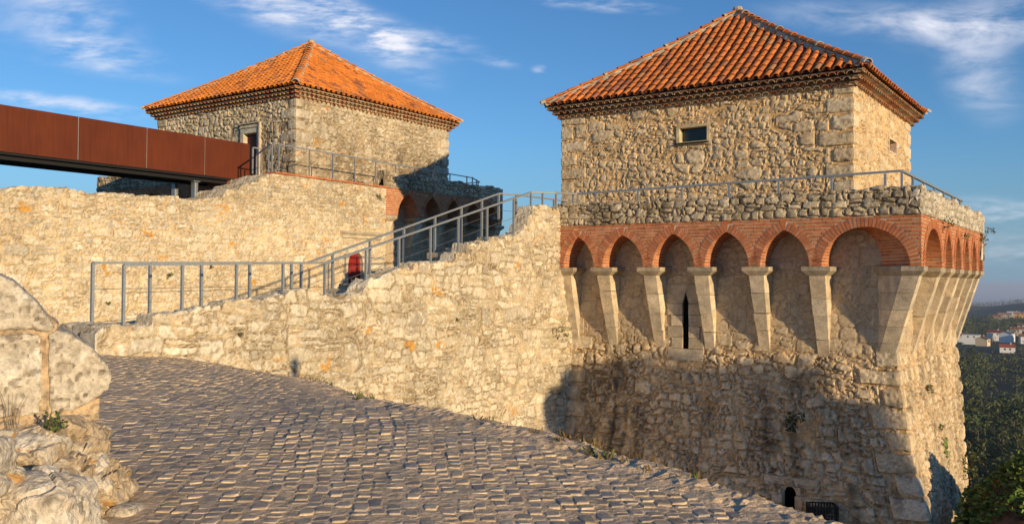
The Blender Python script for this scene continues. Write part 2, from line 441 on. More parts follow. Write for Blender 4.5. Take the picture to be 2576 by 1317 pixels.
def sheet(name, P, NRM, U, V, mats, parent, amp, mkw, keep=None, hmul=None, post=None):
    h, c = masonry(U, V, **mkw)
    if hmul is not None: h = h * hmul
    if post is not None: h, c = post(h, c)
    Q = P + NRM * (amp * h)[..., None]
    nu, nv = U.shape
    idx = np.arange(nu * nv).reshape(nu, nv)
    fa = np.stack([idx[:-1, :-1], idx[1:, :-1], idx[1:, 1:], idx[:-1, 1:]], -1)
    if keep is not None:
        k = keep[:-1, :-1] & keep[1:, :-1] & keep[1:, 1:] & keep[:-1, 1:]; fa = fa[k]
    return link(name, Q.reshape(-1, 3), fa.reshape(-1, 4), mats, parent, c.reshape(-1, 3))
def wall_loop(name, pts, zs, offs, mats, parent, amp, mkw, du=.045, dv=.045, hole=None, hm=None, post=None, quoins=True, qh=.42, end_off=None):
    """vertical masonry along the plan polyline pts (list of functions of z not needed: offs(seg,z) moves each segment outward)"""
    out = []
    zz = np.arange(zs[0], zs[1] + dv * .5, dv)
    pts = [np.array(p, float) for p in pts]
    seglen = [np.linalg.norm(pts[k + 1] - pts[k]) for k in range(len(pts) - 1)]
    nr = []
    for k in range(len(pts) - 1):
        d = (pts[k + 1] - pts[k]) / seglen[k]; nr.append(np.array([d[1], -d[0]]))
    o = np.array([[offs(k, z) for z in zz] for k in range(len(nr))])      # seg x nz
    # corner positions per z: intersection of neighbouring offset lines (right angles)
    cor = []
    for k in range(len(pts)):
        if k == 0: c = pts[0][None] + nr[0][None] * o[0][:, None]
        elif k == len(pts) - 1: c = pts[-1][None] + nr[-1][None] * (o[-1] if end_off is None else np.array([end_off(z) for z in zz]))[:, None]
        else: c = pts[k][None] + nr[k - 1][None] * o[k - 1][:, None] + nr[k][None] * o[k][:, None]
        cor.append(c)
    Pl, Nl, Ul, Sl = [], [], [], []
    acc = 0.0; corners = []
    for k in range(len(nr)):
        n = max(3, int(seglen[k] / du)); a = np.linspace(0, 1, n + 1)
        if k < len(nr) - 1: a = a[:-1]
        for t_ in a:
            Pl.append(cor[k] * (1 - t_) + cor[k + 1] * t_)
            nn = nr[k].copy()
            if k > 0 and t_ * seglen[k] < 1e-6: nn = nr[k] + nr[k - 1]; nn = nn / np.linalg.norm(nn)
            Nl.append(nn); Ul.append(acc + t_ * seglen[k]); Sl.append(k)
        acc += seglen[k]; corners.append(acc)
    P2 = np.array(Pl); nu = len(Pl)
    P = np.zeros((nu, len(zz), 3)); P[..., :2] = P2; P[..., 2] = zz[None]
    NR = np.zeros_like(P); NR[..., :2] = np.array(Nl)[:, None]
    U = np.array(Ul)[:, None] + 0 * zz[None]; V = zz[None] + 0 * U
    kw = dict(mkw)
    if quoins: kw["quoin"] = [(0.0, qh, 1)] + [(c_, qh, k_ % 2) for k_, c_ in enumerate(corners)]
    keep = None if hole is None else ~hole(np.array(Sl)[:, None] + 0 * U, U, V)
    hmul = None if hm is None else hm(U, V)
    return sheet(name, P, NR, U, V, mats, parent, amp, kw, keep, hmul, post)

# ------------------------------------------------------------------ bricks and arches
def brick_col():
    r = random.random(); k = random.uniform(.88, 1.12)
    if r < .7: c = (.50, .18, .075)
    elif r < .88: c = (.54, .225, .11)
    elif r < .95: c = (.42, .14, .065)
    else: c = (.46, .24, .13)
    return tuple(x * k for x in c)
def arch_curve(a, h, n=22):
    """intrados from left spring (-a,0) to right spring (a,0); pointed if h>a, else elliptical"""
    if h > a * 1.02:
        R = (a * a + h * h) / (2 * a); cx = a - R
        th1 = math.atan2(h, -cx)
        rgt = [(cx + R * math.cos(th1 * k / n), R * math.sin(th1 * k / n), math.cos(th1 * k / n), math.sin(th1 * k / n)) for k in range(n + 1)]
        lft = [(-x, z, -nx, nz) for x, z, nx, nz in rgt]
        return lft + rgt[::-1][1:]
    out = []
    for k in range(2 * n + 1):
        t_ = math.pi - math.pi * k / (2 * n); nx, nz = h * math.cos(t_), a * math.sin(t_); l = math.hypot(nx, nz)
        out.append((a * math.cos(t_), h * math.sin(t_), nx / l, nz / l))
    return out
def arcade(parent, face, bays, s0, s1, z0, z1, depth, ring=.25, course=.092, diag=None, names=("brick_arcade", "arch")):
    """one brick arcade face. face(s, d, z) -> local point: s along, d inward depth. bays: list of (left,right,rise)"""
    MORT = (.62, .49, .35)
    wall = MB()
    curves = []
    for (l, r, h) in bays:
        a = (r - l) / 2; c = (l + r) / 2
        curves.append((c, a, h, [(c + x, z0 + z, nx, nz) for x, z, nx, nz in arch_curve(a, h)]))
    # extrados extents for a given height
    def blocked(z):
        out = []
        for c, a, h, cv in curves:
            xs = []
            ex = [(x + nx * ring, zz + nz * ring) for x, zz, nx, nz in cv]
            for (xa, za), (xb, zb) in zip(ex[:-1], ex[1:]):
                if (za - z) * (zb - z) <= 0 and abs(zb - za) > 1e-9: xs.append(xa + (xb - xa) * (z - za) / (zb - za))
            if len(xs) >= 2: out.append((min(xs), max(xs)))
            elif z < z0 + .02: out.append((c - a - ring, c + a + ring))
        return out
    nrow = int(round((z1 - z0) / course)); ch = (z1 - z0) / nrow
    for r in range(nrow):
        zb = z0 + r * ch; zt = zb + ch
        iv = [(s0, s1)]
        for (l, rr) in blocked(zb + ch * .45):
            nv = []
            for (p, q) in iv:
                if rr <= p or l >= q: nv.append((p, q)); continue
                if l > p: nv.append((p, l))
                if rr < q: nv.append((rr, q))
            iv = nv
        for (p, q) in iv:
            x = p; first = True
            while x < q - .03:
                L = random.uniform(.24, .32) if not (first and r % 2) else .14
                first = False
                xe = min(q, x + L)
                if q - xe < .06: xe = q
                d = random.uniform(-.005, .005); g = .009
                A = [face(x + g, -.004 + d, zb + .012), face(xe - g, -.004 + d, zb + .012), face(xe - g, .10, zb + .012), face(x + g, .10, zb + .012)]
                B = [face(x + g, -.004 + d + random.uniform(-.003, .003), zt - .012), face(xe - g, -.004 + d, zt - .012), face(xe - g, .10, zt - .012), face(x + g, .10, zt - .012)]
                wall.prism(A, B, brick_col()); x = xe
    # mortar backing behind the face, following the arch openings
    ss_ = sorted(set([s0, s1] + [x for _, _, _, cv in curves for x, _, _, _ in cv if s0 <= x <= s1]))
    def zlow(s):
        z = z0
        for c, a, h, cv in curves:
            if c - a < s < c + a:
                for (xa, za, *_), (xb, zb, *_) in zip(cv[:-1], cv[1:]):
                    if xa <= s <= xb: return za + (zb - za) * (s - xa) / max(1e-9, xb - xa)
        return z
    for a_, b_ in zip(ss_[:-1], ss_[1:]):
        if b_ - a_ < 1e-5: continue
        e = 1e-6; za, zb = zlow(a_ + e), zlow(b_ - e)
        wall.add([face(a_, .012, za), face(b_, .012, zb), face(b_, .012, z1), face(a_, .012, z1)], [(0, 1, 2, 3)], MORT)
    o = wall.build(names[0], M_BRICK, parent)
    for bi, (c, a, h, cv) in enumerate(curves):
        mb = MB()
        # resample by length for voussoirs
        pl = np.array([(x, z) for x, z, _, _ in cv]); sl = np.concatenate([[0], np.cumsum(np.linalg.norm(np.diff(pl, axis=0), axis=1))])
        nvs = max(9, int(round(sl[-1] / .085))); nrm = np.array([(nx, nz) for _, _, nx, nz in cv])
        def at(q):
            x = np.interp(q, sl, pl[:, 0]); z = np.interp(q, sl, pl[:, 1])
            nx = np.interp(q, sl, nrm[:, 0]); nz = np.interp(q, sl, nrm[:, 1]); l = math.hypot(nx, nz) or 1
            return x, z, nx / l, nz / l
        sk_ = diag[bi] if diag else (0, 0)
        def pt(s, d, z):
            # ruled vault: springs may splay inwards toward the shaft corner
            f = min(1, max(0, d / depth)); w = (s - (c - a)) / (2 * a)
            return face(s + f * (sk_[0] * (1 - w) + sk_[1] * w), d, z)
        for k in range(nvs):
            q0 = sl[-1] * k / nvs; q1 = sl[-1] * (k + 1) / nvs; g = .011
            x0, za, nx0, nz0 = at(q0 + g); x1, zb, nx1, nz1 = at(q1 - g)
            d = 0.0; d0 = -.012; rr = ring * random.uniform(.95, 1.03)
            while d < depth - .03:
                L = .13 if (d == 0 and k % 2) else .27
                de = min(depth, d + L); g2 = .006
                A = [pt(x0, d0 + random.uniform(-.004, .004), za), pt(x1, d0, zb), pt(x1 + nx1 * rr, d0, zb + nz1 * rr), pt(x0 + nx0 * rr, d0, za + nz0 * rr)]
                B = [pt(x0, de - g2, za), pt(x1, de - g2, zb), pt(x1 + nx1 * .06, de - g2, zb + nz1 * .06), pt(x0 + nx0 * .06, de - g2, za + nz0 * .06)]
                mb.prism(A, B, brick_col()); d = de; d0 = d + g2; rr = .06
        # mortar bed just behind the bricks
        n = len(cv); vs = []
        for x, z, nx, nz in cv: vs += [pt(x + nx * .012, .004, z + nz * .012), pt(x + nx * .012, depth, z + nz * .012)]
        mb.add(vs, [(2 * i, 2 * i + 1, 2 * i + 3, 2 * i + 2) for i in range(n - 1)], MORT)
        vs = []
        for x, z, nx, nz in cv: vs += [pt(x + nx * .012, .004, z + nz * .012), pt(x + nx * ring, .004, z + nz * ring)]
        mb.add(vs, [(2 * i, 2 * i + 2, 2 * i + 3, 2 * i + 1) for i in range(n - 1)], MORT)
        mb.build(names[1], M_BRICK, o)
    return o
def lime():
    k = random.uniform(.88, 1.12); return tuple(c * k for c in random.choice([(.66, .54, .37), (.60, .50, .35), (.66, .56, .41), (.55, .47, .34)]))
def corbel(parent, face, s, w, zt, zb, out_t, wall_d, n=4, capw=.33, cap=.24):
    """leaning stone bracket: face(s,d,z); outer edge goes from depth out_t at zt to wall_d at zb"""
    mb = MB(); zc = zt - cap
    hs = np.linspace(zc, zb, n + 1) + np.concatenate([[0], RNG.uniform(-.08, .08, n - 1), [0]])
    dz = lambda z: out_t + .06 + (wall_d - out_t - .06) * (zc - z) / (zc - zb)
    for k in range(n):
        a, b = hs[k] - .004, hs[k + 1] + .004; e = random.uniform(-.008, .008); c = lime()
        wz = lambda z: w / 2 * (.70 + .30 * (z - zb) / (zc - zb))
        bw = wz(b); A = [face(s - bw + e, dz(b), b), face(s + bw + e, dz(b), b), face(s + bw + e, wall_d + .35, b), face(s - bw + e, wall_d + .35, b)]
        bw = wz(a); B = [face(s - bw + e, dz(a), a), face(s + bw + e, dz(a), a), face(s + bw + e, wall_d + .35, a), face(s - bw + e, wall_d + .35, a)]
        jt = lambda P_: [tuple(v + random.uniform(-.012, .012) for v in q) for q in P_]
        mb.prism(jt(A), jt(B), c)
    o = mb.build("corbel", M_LIME, parent)
    cb = MB(); c = tuple(x * .68 for x in lime()); bw, cw2 = w / 2 + .01, w / 2 + capw / 2
    zm = zt - cap * .48
    A = [face(s - bw, out_t + .05, zc), face(s + bw, out_t + .05, zc), face(s + bw, wall_d + .3, zc), face(s - bw, wall_d + .3, zc)]
    B = [face(s - cw2, out_t - .05, zm), face(s + cw2, out_t - .05, zm), face(s + cw2, wall_d + .3, zm), face(s - cw2, wall_d + .3, zm)]
    T = [face(s - cw2, out_t - .05, zt - .005), face(s + cw2, out_t - .05, zt - .005), face(s + cw2, wall_d + .3, zt - .005), face(s - cw2, wall_d + .3, zt - .005)]
    cb.prism(A, B, c); cb.prism([tuple(p) for p in B], T, c)
    cb.build("capital", M_LIME, o)
    return o
def corner_corbel(parent, w, zt, zb, dwall, n=5, cap=.24):
    """diagonal bracket under the outer corner (x to -x, y to +y of the corner at the origin)"""
    def poly(o_, ww, z, d=.95):
        return [(-o_, o_, z), (-o_ - ww, o_, z), (-d - ww, d, z), (-d, d + ww, z), (-o_, o_ + ww, z)]
    zc = zt - cap; mb = MB(); hs = np.linspace(zc, zb, n + 1)
    f = lambda z: .07 + (dwall - .07) * (zc - z) / (zc - zb)
    for k in range(n):
        e = random.uniform(-.006, .006)
        mb.prism(poly(f(hs[k + 1]) + e, w, hs[k + 1] + .004, dwall + .3), poly(f(hs[k]) + e, w, hs[k] - .004, dwall + .3), lime())
    o = mb.build("corbel", M_LIME, parent)
    cb = MB(); zm = zt - cap * .5; c = tuple(x * .68 for x in lime())
    cb.prism(poly(.06, w, zc), poly(-.06, w + .12, zm), c); cb.prism(poly(-.06, w + .12, zm), poly(-.06, w + .12, zt - .005), c)
    cb.build("capital", M_LIME, o)

# ------------------------------------------------------------------ tiled roof
def tile_col(base=(.56, .155, .045)):
    k = random.uniform(.82, 1.12); r = random.random()
    c = base if r < .88 else ((.50, .21, .10) if r < .92 else (.38, .14, .07))
    return tuple(x * k for x in c)
def tile_arc(mb, p, ds, dt, nr_, L, ra, rb, lift_a, lift_b, col, n=6, inv=False, a0=0.0):
    """one curved tile: p lower end, ds up-slope unit, dt across unit, nr_ normal"""
    vs = []
    for (s, r, lf) in ((0, ra, lift_a), (L, rb, lift_b)):
        for k in range(n + 1):
            a = a0 + (math.pi - 2 * a0) * k / n
            zc = math.sin(a) * r * (.85 if not inv else -.6)
            vs.append(p + ds * s + dt * (math.cos(a) * r) + nr_ * (zc + lf))
    fs = [(k, k + 1, n + 2 + k, n + 1 + k) for k in range(n)]
    if not inv:     # lip thickness at the lower end
        m = len(vs)
        for k in range(n + 1):
            a = a0 + (math.pi - 2 * a0) * k / n
            vs.append(p + dt * (math.cos(a) * (ra - .022)) + nr_ * (math.sin(a) * (ra - .022) * .85 + lift_a))
        fs += [(k + 1, k, m + k, m + k + 1) for k in range(n)]
    mb.add(vs, fs, col)
def roof(parent, x0, x1, y0, y1, z0, apex, pitch=.28, base=(.56, .155, .045), wallrect=None, course=.40):
    ax, ay, az = apex
    ro = None
    rects = [((x0, y0), (x1, y0)), ((x1, y0), (x1, y1)), ((x1, y1), (x0, y1)), ((x0, y1), (x0, y0))]
    mb = MB()
    for (ea, eb) in rects:
        ea = np.array([*ea, z0]); eb = np.array([*eb, z0]); L = np.linalg.norm(eb - ea); dt = (eb - ea) / L
        inw = np.array([-dt[1], dt[0], 0]); ap = np.array([ax, ay, az]); ta = (ap - ea) @ dt; D = (ap - ea) @ inw
        H = az - z0; sl = math.hypot(D, H); ds = (inw * D + np.array([0, 0, H])) / sl; nr_ = np.cross(dt, ds)
        sag = lambda s: -.10 * math.sin(math.pi * min(1, s / sl)) * (1 if sl > 0 else 0)
        ex_ = float(ea[0] * 3.1 + ea[1])
        # dark bed under the tiles
        m = 10; vs = []; fs = []
        for k in range(m + 1):
            f = k / m; s = f * sl
            lft = ea + dt * (ta * f) + ds * s + nr_ * (sag(s) - .02); rgt = ea + dt * (L - (L - ta) * f) + ds * s + nr_ * (sag(s) - .02)
            lft = lft - dt * 0; vs += [ea + dt * (ta * f) + inw * (D * f) + np.array([0, 0, H * f]) + nr_ * (sag(s) - .02), ea + dt * (L - (L - ta) * f) + inw * (D * f) + np.array([0, 0, H * f]) + nr_ * (sag(s) - .02)]
        fs = [(2 * k, 2 * k + 1, 2 * k + 3, 2 * k + 2) for k in range(m)]
        mb.add(vs, fs, (.16, .07, .035))
        nc = int(L / pitch); pw = L / nc
        for k in range(nc):
            for kind in (0, 1):
                tcen = (k + .5 + (.5 if kind else 0)) * pw
                smax = sl * min(tcen / ta, (L - tcen) / (L - ta)) if 0 < tcen < L else 0
                nrow = int(smax / course + .6); wob = random.uniform(-.012, .012)
                for r in range(nrow + 1):
                    s = r * course - .05 + random.uniform(-.012, .012)
                    if s > smax - .05: continue
                    tl = min(course * 1.15, smax - s + .06)
                    p = ea + dt * (tcen + wob + random.uniform(-.006, .006)) + ds * s + nr_ * sag(s)
                    dsl = ds + nr_ * (sag(s + course) - sag(s)) / course
                    pt_ = .74 + .46 * float(fbm(np.array(tcen * .55 + ex_), np.array(s * .9), 301, 3)); tcl = tuple(c_ * pt_ for c_ in tile_col(base))
                    if random.random() < .03: tcl = (.47 * pt_, .23 * pt_, .10 * pt_)
                    if kind == 0: tile_arc(mb, p + nr_ * random.uniform(-.006, .008), dsl, dt + ds * random.uniform(-.05, .05), nr_, tl, pw * .40, pw * .33, .035, .012, tcl)
                    else: tile_arc(mb, p, dsl, dt, nr_, tl, pw * .33, pw * .36, .058, .035, tuple(c * .8 for c in tile_col(base)), n=4, inv=True)
    ro = mb.build("roof", M_TILE, parent)
    # hips: mortar fillet and big ridge tiles
    hip = MB(); fil = MB()
    for (cx, cy) in ((x0, y0), (x1, y0), (x1, y1), (x0, y1)):
        a = np.array([cx, cy, z0]); bq = np.array([ax, ay, az]); Lh = np.linalg.norm(bq - a); d = (bq - a) / Lh
        sd = np.cross(d, (0, 0, 1)); sd /= np.linalg.norm(sd); u = np.cross(sd, d)
        nt = int(Lh / .46)
        sg = lambda f: -.10 * math.sin(math.pi * f) * .9
        for k in range(nt):
            s = k * Lh / nt; p = a + d * s + u * (.05 + sg(s / Lh))
            tile_arc(hip, p, d, sd, u, Lh / nt * 1.12, .135, .11, .05, .02, tile_col(tuple(c * .95 for c in base)), n=8, a0=.15)
            if k % 5 == 0 and k: tile_arc(fil, p - d * .05, d, sd, u, .10, .15, .15, .05, .05, (.45, .40, .30), n=8)
        m = 12; vs = []
        for k in range(m + 1):
            f = k / m; p = a + d * (f * Lh) + u * sg(f)
            wv = .20 + .05 * math.sin(k * 2.3)
            vs += [p - sd * wv - u * .02 * 0 + u * (-.055), p - sd * .10 + u * .085, p + sd * .10 + u * .085, p + sd * wv + u * (-.055)]
        fs = []
        for k in range(m): fs += [(4 * k + q, 4 * k + q + 1, 4 * k + q + 5, 4 * k + q + 4) for q in range(3)]
        fil.add(vs, fs, (.50, .42, .30))
        # rounded stop at the eave
        tile_arc(fil, a - d * .10 + u * .05, d, sd, u, .16, .15, .15, .04, .04, (.52, .46, .36), n=8)
    hip.build("ridge_tile_row", M_TILE, ro); fil.build("mortar_fillet", M_LIME, ro)
    kn = MB()
    prof = [(.0, .24), (.15, .21), (.18, .12), (.15, .04), (.20, -.10)]
    vs = []; fs = []; n = 10
    for r, z in prof: vs += [(ax + r * math.cos(2 * math.pi * k / n) * random.uniform(.92, 1.08), ay + r * math.sin(2 * math.pi * k / n), az + z) for k in range(n)]
    for i in range(len(prof) - 1): fs += [(i * n + k, (i + 1) * n + k, (i + 1) * n + (k + 1) % n, i * n + (k + 1) % n) for k in range(n)]
    kn.add(vs, fs, (.42, .36, .26)); kn.build("finial", M_LIME, ro)
    # eaves cornice: three stepped rows of half-round tiles bedded in mortar
    if wallrect:
        wx0, wx1, wy0, wy1 = wallrect; co = MB()
        for row, (dn, ex) in enumerate(((.40, .14), (.26, .27), (.12, .40))):
            zt = z0 - dn
            cs = [(wx0 - ex, wy0 - ex), (wx1 + ex, wy0 - ex), (wx1 + ex, wy1 + ex), (wx0 - ex, wy1 + ex)]
            for q in range(4):
                a = np.array([*cs[q], zt]); b_ = np.array([*cs[(q + 1) % 4], zt]); L = np.linalg.norm(b_ - a); dt = (b_ - a) / L
                inw = np.array([-dt[1], dt[0], 0]); nn = int(L / (pitch * .86)); pw = L / nn
                for k in range(nn):
                    p = a + dt * ((k + .5) * pw)
                    tile_arc(co, p + np.array([0, 0, -.04]), inw, dt, np.array([0, 0, 1.]), .3, pw * .46, pw * .46, 0, .0, tile_col(random.choice([(.44, .20, .10), (.50, .30, .16), (.46, .33, .20)])), n=5)
                # mortar bed
                A = [a + inw * .05 + np.array([0, 0, .0]), b_ + inw * .05, b_ + inw * .5, a + inw * .5]
                co.add([p_ + np.array([0, 0, .045]) for p_ in A] + [p_ + np.array([0, 0, .085]) for p_ in A], [(3, 2, 1, 0), (0, 1, 5, 4), (4, 5, 6, 7)], (.42, .32, .21))
        co.build("eaves_cornice", M_TILE, ro)
    return ro

def ruin_wall(name, p0, p1, nrm, thick, zb, ztop, mats, parent, amp, mkw, ds=.045, dv=.045, back=True, u0=0.0, hole=None, cap0=True, cap1=True, post=None):
    """free-standing wall: front face from p0 to p1, outward normal nrm, rough top following ztop(s), back face"""
    p0 = np.array([*p0, 0.0]); p1 = np.array([*p1, 0.0]); L = np.linalg.norm(p1 - p0); d = (p1 - p0) / L; n = np.array([*nrm, 0.0])
    s = np.linspace(0, L, max(4, int(L / ds)) + 1)
    zt = np.array([ztop(x) for x in s]); H = (zt - zb).max()
    nv = max(3, int(H / dv)); nt = max(4, int(thick / (ds * 1.3))); nb = max(3, nv // 3) if back else 1
    rows = []; nrow = []; vrow = []
    for k in range(nv + 1):
        a = k / nv; z = zb + (zt - zb) * a
        rows.append(p0 + d * s[:, None] + np.array([0, 0, 1.0]) * z[:, None])
        w = 0.7 if k == nv else 0.0
        nn = n * (1 - w) + np.array([0, 0, 1.0]) * w; nrow.append(np.repeat((nn / np.linalg.norm(nn))[None], len(s), 0)); vrow.append(z)
    for k in range(1, nt + 1):
        o = thick * k / nt
        rows.append(p0 + d * s[:, None] - n * o + np.array([0, 0, 1.0]) * zt[:, None]); nrow.append(np.repeat(np.array([[0, 0, 1.0]]), len(s), 0)); vrow.append(zt + o)
    for k in range(1, nb + 1):
        z = zt + (zb - zt) * k / nb
        rows.append(p0 + d * s[:, None] - n * thick + np.array([0, 0, 1.0]) * z[:, None]); nrow.append(np.repeat(-n[None], len(s), 0)); vrow.append(zt + thick + (zt - z))
    P = np.stack(rows, 1); NR = np.stack(nrow, 1); V = np.stack(vrow, 1); U = u0 + s[:, None] + 0 * V
    def capcols(Pc, Vc, U0, sg):
        mid = Pc.mean(0); cols = []
        for f in (.985, .9, .8, .7, .6, .5, .4, .3, .2, .1, .05, 0.02):
            cols.append((mid + (Pc - mid) * f))
        Q = np.stack(cols, 0); return Q, np.repeat((d * sg)[None, None], 12, 0).repeat(Pc.shape[0], 1), Q[..., 2].copy(), U0 + sg * np.abs((Q - Pc[:1][None]) @ n)
    if cap0:
        Q, nq, vq, uq = capcols(P[0], V[0], U[0], -1); P = np.concatenate([Q[::-1], P]); NR = np.concatenate([nq, NR]); V = np.concatenate([vq, V]); U = np.concatenate([uq[::-1], U])
    if cap1:
        Q, nq, vq, uq = capcols(P[-1], V[-1], U[-1], 1); P = np.concatenate([P, Q]); NR = np.concatenate([NR, nq]); V = np.concatenate([V, vq]); U = np.concatenate([U, uq])
    keep = None if hole is None else ~hole(P)
    return sheet(name, P, NR, U, V, mats, parent, amp, mkw, keep, None, post)

def railing(name, label, posts, rail, cables, group, pw=.05, rw=.055, loc=None, plates=0):
    """posts: list of (xy, z0, z1); rail: polyline; cables: polylines - all world coordinates"""
    o = np.array(rail[0]) if loc is None else np.array(loc)
    e = empty(name, tuple(o), label, "railing", group)
    for (p, a, b) in posts:
        m_ = MB(); q = np.array([p[0], p[1], 0]) - np.array([o[0], o[1], o[2]])
        m_.bar(q + np.array([0, 0, a]), q + np.array([0, 0, b]), pw, pw * .9, upv=YA)
        if plates: z_ = q[2] + a + plates; m_.box(q[0] - .07, q[0] + .07, q[1] - .07, q[1] + .07, z_, z_ + .015)
        m_.build("post", M_STEEL, e)
    m_ = MB()
    pts = [np.array(x) - o for x in rail]
    for a, b in zip(pts[:-1], pts[1:]): m_.bar(a, b, rw, rw * .8)
    m_.build("top_rail", M_STEEL, e)
    for c in cables:
        m_ = MB(); m_.tube([np.array(x) - o for x in c], .006, 5); m_.build("cable", M_CABLE, e)
    return e
def W(C, x, y, z=0.0):
    return C + XA * x + YA * y + np.array([0, 0, z])

# ------------------------------------------------------------------ foliage
def leaf_cloud(mb, centers, radii, n, size, cols, flat=.8, up=.0):
    for c, r in zip(centers, radii):
        k = max(1, int(n * (r / max(radii)) ** 2))
        for _ in range(k):
            v = RNG.normal(size=3); v /= np.linalg.norm(v); v *= r * RNG.uniform(.35, 1.0) ** .5; v[2] *= flat
            p = np.array(c) + v
            nn = v / (np.linalg.norm(v) + 1e-6) + RNG.normal(size=3) * .7 + np.array([0, 0, up]); nn /= np.linalg.norm(nn)
            a = np.cross(nn, RNG.normal(size=3)); a /= np.linalg.norm(a); b = np.cross(nn, a)
            s = size * RNG.uniform(.6, 1.4); col = np.array(cols[RNG.integers(len(cols))]) * RNG.uniform(.7, 1.3)
            mb.add([p - a * s, p - b * s * .45, p + a * s, p + b * s * .45], [(0, 1, 2, 3)], col)
GREENS = [(.10, .14, .035), (.13, .16, .045), (.08, .115, .035), (.15, .16, .05)]
DRY = [(.20, .14, .06), (.14, .12, .04), (.07, .09, .03)]
def wall_plant(label, p, r, n=60, size=.03, cols=GREENS, cat="plant", name="wall_plant", droop=0.0, group=None):
    p = np.array(p, float); e = empty(name, tuple(p), label, cat, group)
    m_ = MB(); cs = [np.array([RNG.uniform(-r, r) * .6, RNG.uniform(-r, r) * .6, RNG.uniform(-.4, .8) * r - droop * k]) for k in range(4)]
    leaf_cloud(m_, cs, [r * .7, r * .6, r * .5, r * .55], n // 4 + 1, size, cols)
    m_.build("foliage", M_LEAF, e)
    st = MB()
    for c in cs: st.tube([(0, 0, -.02), c * .6 + np.array([0, 0, .03]), c * 1.2], [.008, .006, .003], 4, (.12, .09, .05))
    st.build("stem", M_LEAF, e)
    return e

# ------------------------------------------------------------------ rocks and blocks
def blocky(mb, c, size, n=18, p=6.0, amp=.03, freq=3.0, seed=0, col=(.6, .54, .42), rz=0.0, lichen=0.0, strata=0.0, sheen=.3, tiltx=0.0, crack=.0, fract=0.0):
    """rounded stone: p-norm box with fractal relief and lichen patches"""
    vs = []; fs = []; base = 0
    g = np.linspace(-1, 1, n + 1); A, B = np.meshgrid(g, g, indexing="ij")
    allP = []; allF = []
    for ax in range(3):
        for sg in (-1, 1):
            q = np.zeros((n + 1, n + 1, 3)); q[..., ax] = sg; q[..., (ax + 1) % 3] = A * sg; q[..., (ax + 2) % 3] = B
            allP.append(q.reshape(-1, 3)); idx = np.arange((n + 1) ** 2).reshape(n + 1, n + 1) + base
            allF.append(np.stack([idx[:-1, :-1], idx[1:, :-1], idx[1:, 1:], idx[:-1, 1:]], -1).reshape(-1, 4)); base += (n + 1) ** 2
    Q = np.concatenate(allP); l = (np.abs(Q) ** p).sum(1) ** (1 / p); D = Q / l[:, None]
    X = D * np.array(size)
    nn = D / np.linalg.norm(D, axis=1)[:, None]
    x, y, z = (X * freq).T
    f = fbm3(x + seed * 3.1, y + 7, z + 11, seed, 6) - .5
    crk = np.abs(fbm3(x * 1.6 + seed, y * 1.6, z * 2.6, seed + 31, 4) - .5); cr_ = 1 - ss(.0, .05, crk)
    rd = 1 - np.abs(fbm3(x * .7 + seed, y * .7, z * 1.4 + 3, seed + 5, 4) - .5) * 2
    X = X + nn * (amp * (f * 2.4 + .9 * (rd - .8) - crack * cr_))[:, None]
    if strata: X = X + nn * (strata * (np.abs(np.sin(z * 5 + f * 6)) - .5))[:, None] * np.array([1, 1, .2])
    if fract:
        best = np.full(len(x), 9e9); sec = best.copy(); idr = np.zeros(len(x)); q = np.stack([x, y, z * 1.5], 1) * fract + .35 * np.stack([f, rd - .8, -f], 1); iq = np.floor(q).astype(np.int64)
        for ox in (-1, 0, 1):
            for oy in (-1, 0, 1):
                for oz in (-1, 0, 1):
                    c_ = iq + np.array([ox, oy, oz]); key = c_[:, 2] * 7919 + 13
                    hx = hsh(c_[:, 0] + key, c_[:, 1], seed + 61); hy = hsh(c_[:, 0] + key, c_[:, 1], seed + 62); hz_ = hsh(c_[:, 0] + key, c_[:, 1], seed + 63)
                    d_ = np.linalg.norm(q - c_ - np.stack([hx, hy, hz_], 1), axis=1); n_ = d_ < best
                    sec = np.where(n_, best, np.minimum(sec, d_)); idr = np.where(n_, hsh(c_[:, 0] + key, c_[:, 1], seed + 64), idr); best = np.where(n_, d_, best)
        X = X + nn * (amp * (1.6 * (idr - .5) - .7 * (1 - ss(.0, .10, sec - best))))[:, None]
    big = fbm3(x * 1.3, y * 1.3, z * 1.3, seed + 9, 4); sm = vn3(x * 9, y * 9, z * 9, seed + 12); sm2 = vn3(x * 16, y * 16, z * 16, seed + 15)
    C = np.array(col)[None] * (.72 + .56 * big)[:, None]
    C = lerp3(C, np.array([.74, .70, .60])[None] + 0 * C, ss(.52, .68, fbm3(x * 2.2, y * 2.2, z * 2.2, seed + 20, 4)) * sheen * 2)  # pale mottling in random patches
    C = lerp3(C, np.array([.20, .175, .13])[None] + 0 * C, ss(.70, .82, sm) * .6); C = lerp3(C, np.array([.16, .14, .11])[None] + 0 * C, ss(.74, .84, sm2) * .5)
    if lichen: C = lerp3(C, np.array([.56, .27, .03])[None] + 0 * C, ss(.60, .66, fbm3(x * 2.6 + 5, y * 2.6, z * 2.6, seed + 25, 5)) * ss(.35, .6, vn3(x * 14, y * 14, z * 14, seed + 28)) * lichen)
    ca, sa = math.cos(rz), math.sin(rz); ct, st_ = math.cos(tiltx), math.sin(tiltx)
    Y2 = np.stack([X[:, 0], X[:, 1] * ct - X[:, 2] * st_, X[:, 1] * st_ + X[:, 2] * ct], 1)
    R = np.stack([Y2[:, 0] * ca - Y2[:, 1] * sa, Y2[:, 0] * sa + Y2[:, 1] * ca, Y2[:, 2]], 1) + np.array(c)
    n0 = len(mb.v); mb.v += R.tolist(); mb.c += C.tolist(); mb.f += (np.concatenate(allF) + n0).tolist(); mb.m += [0] * sum(len(q) for q in allF)

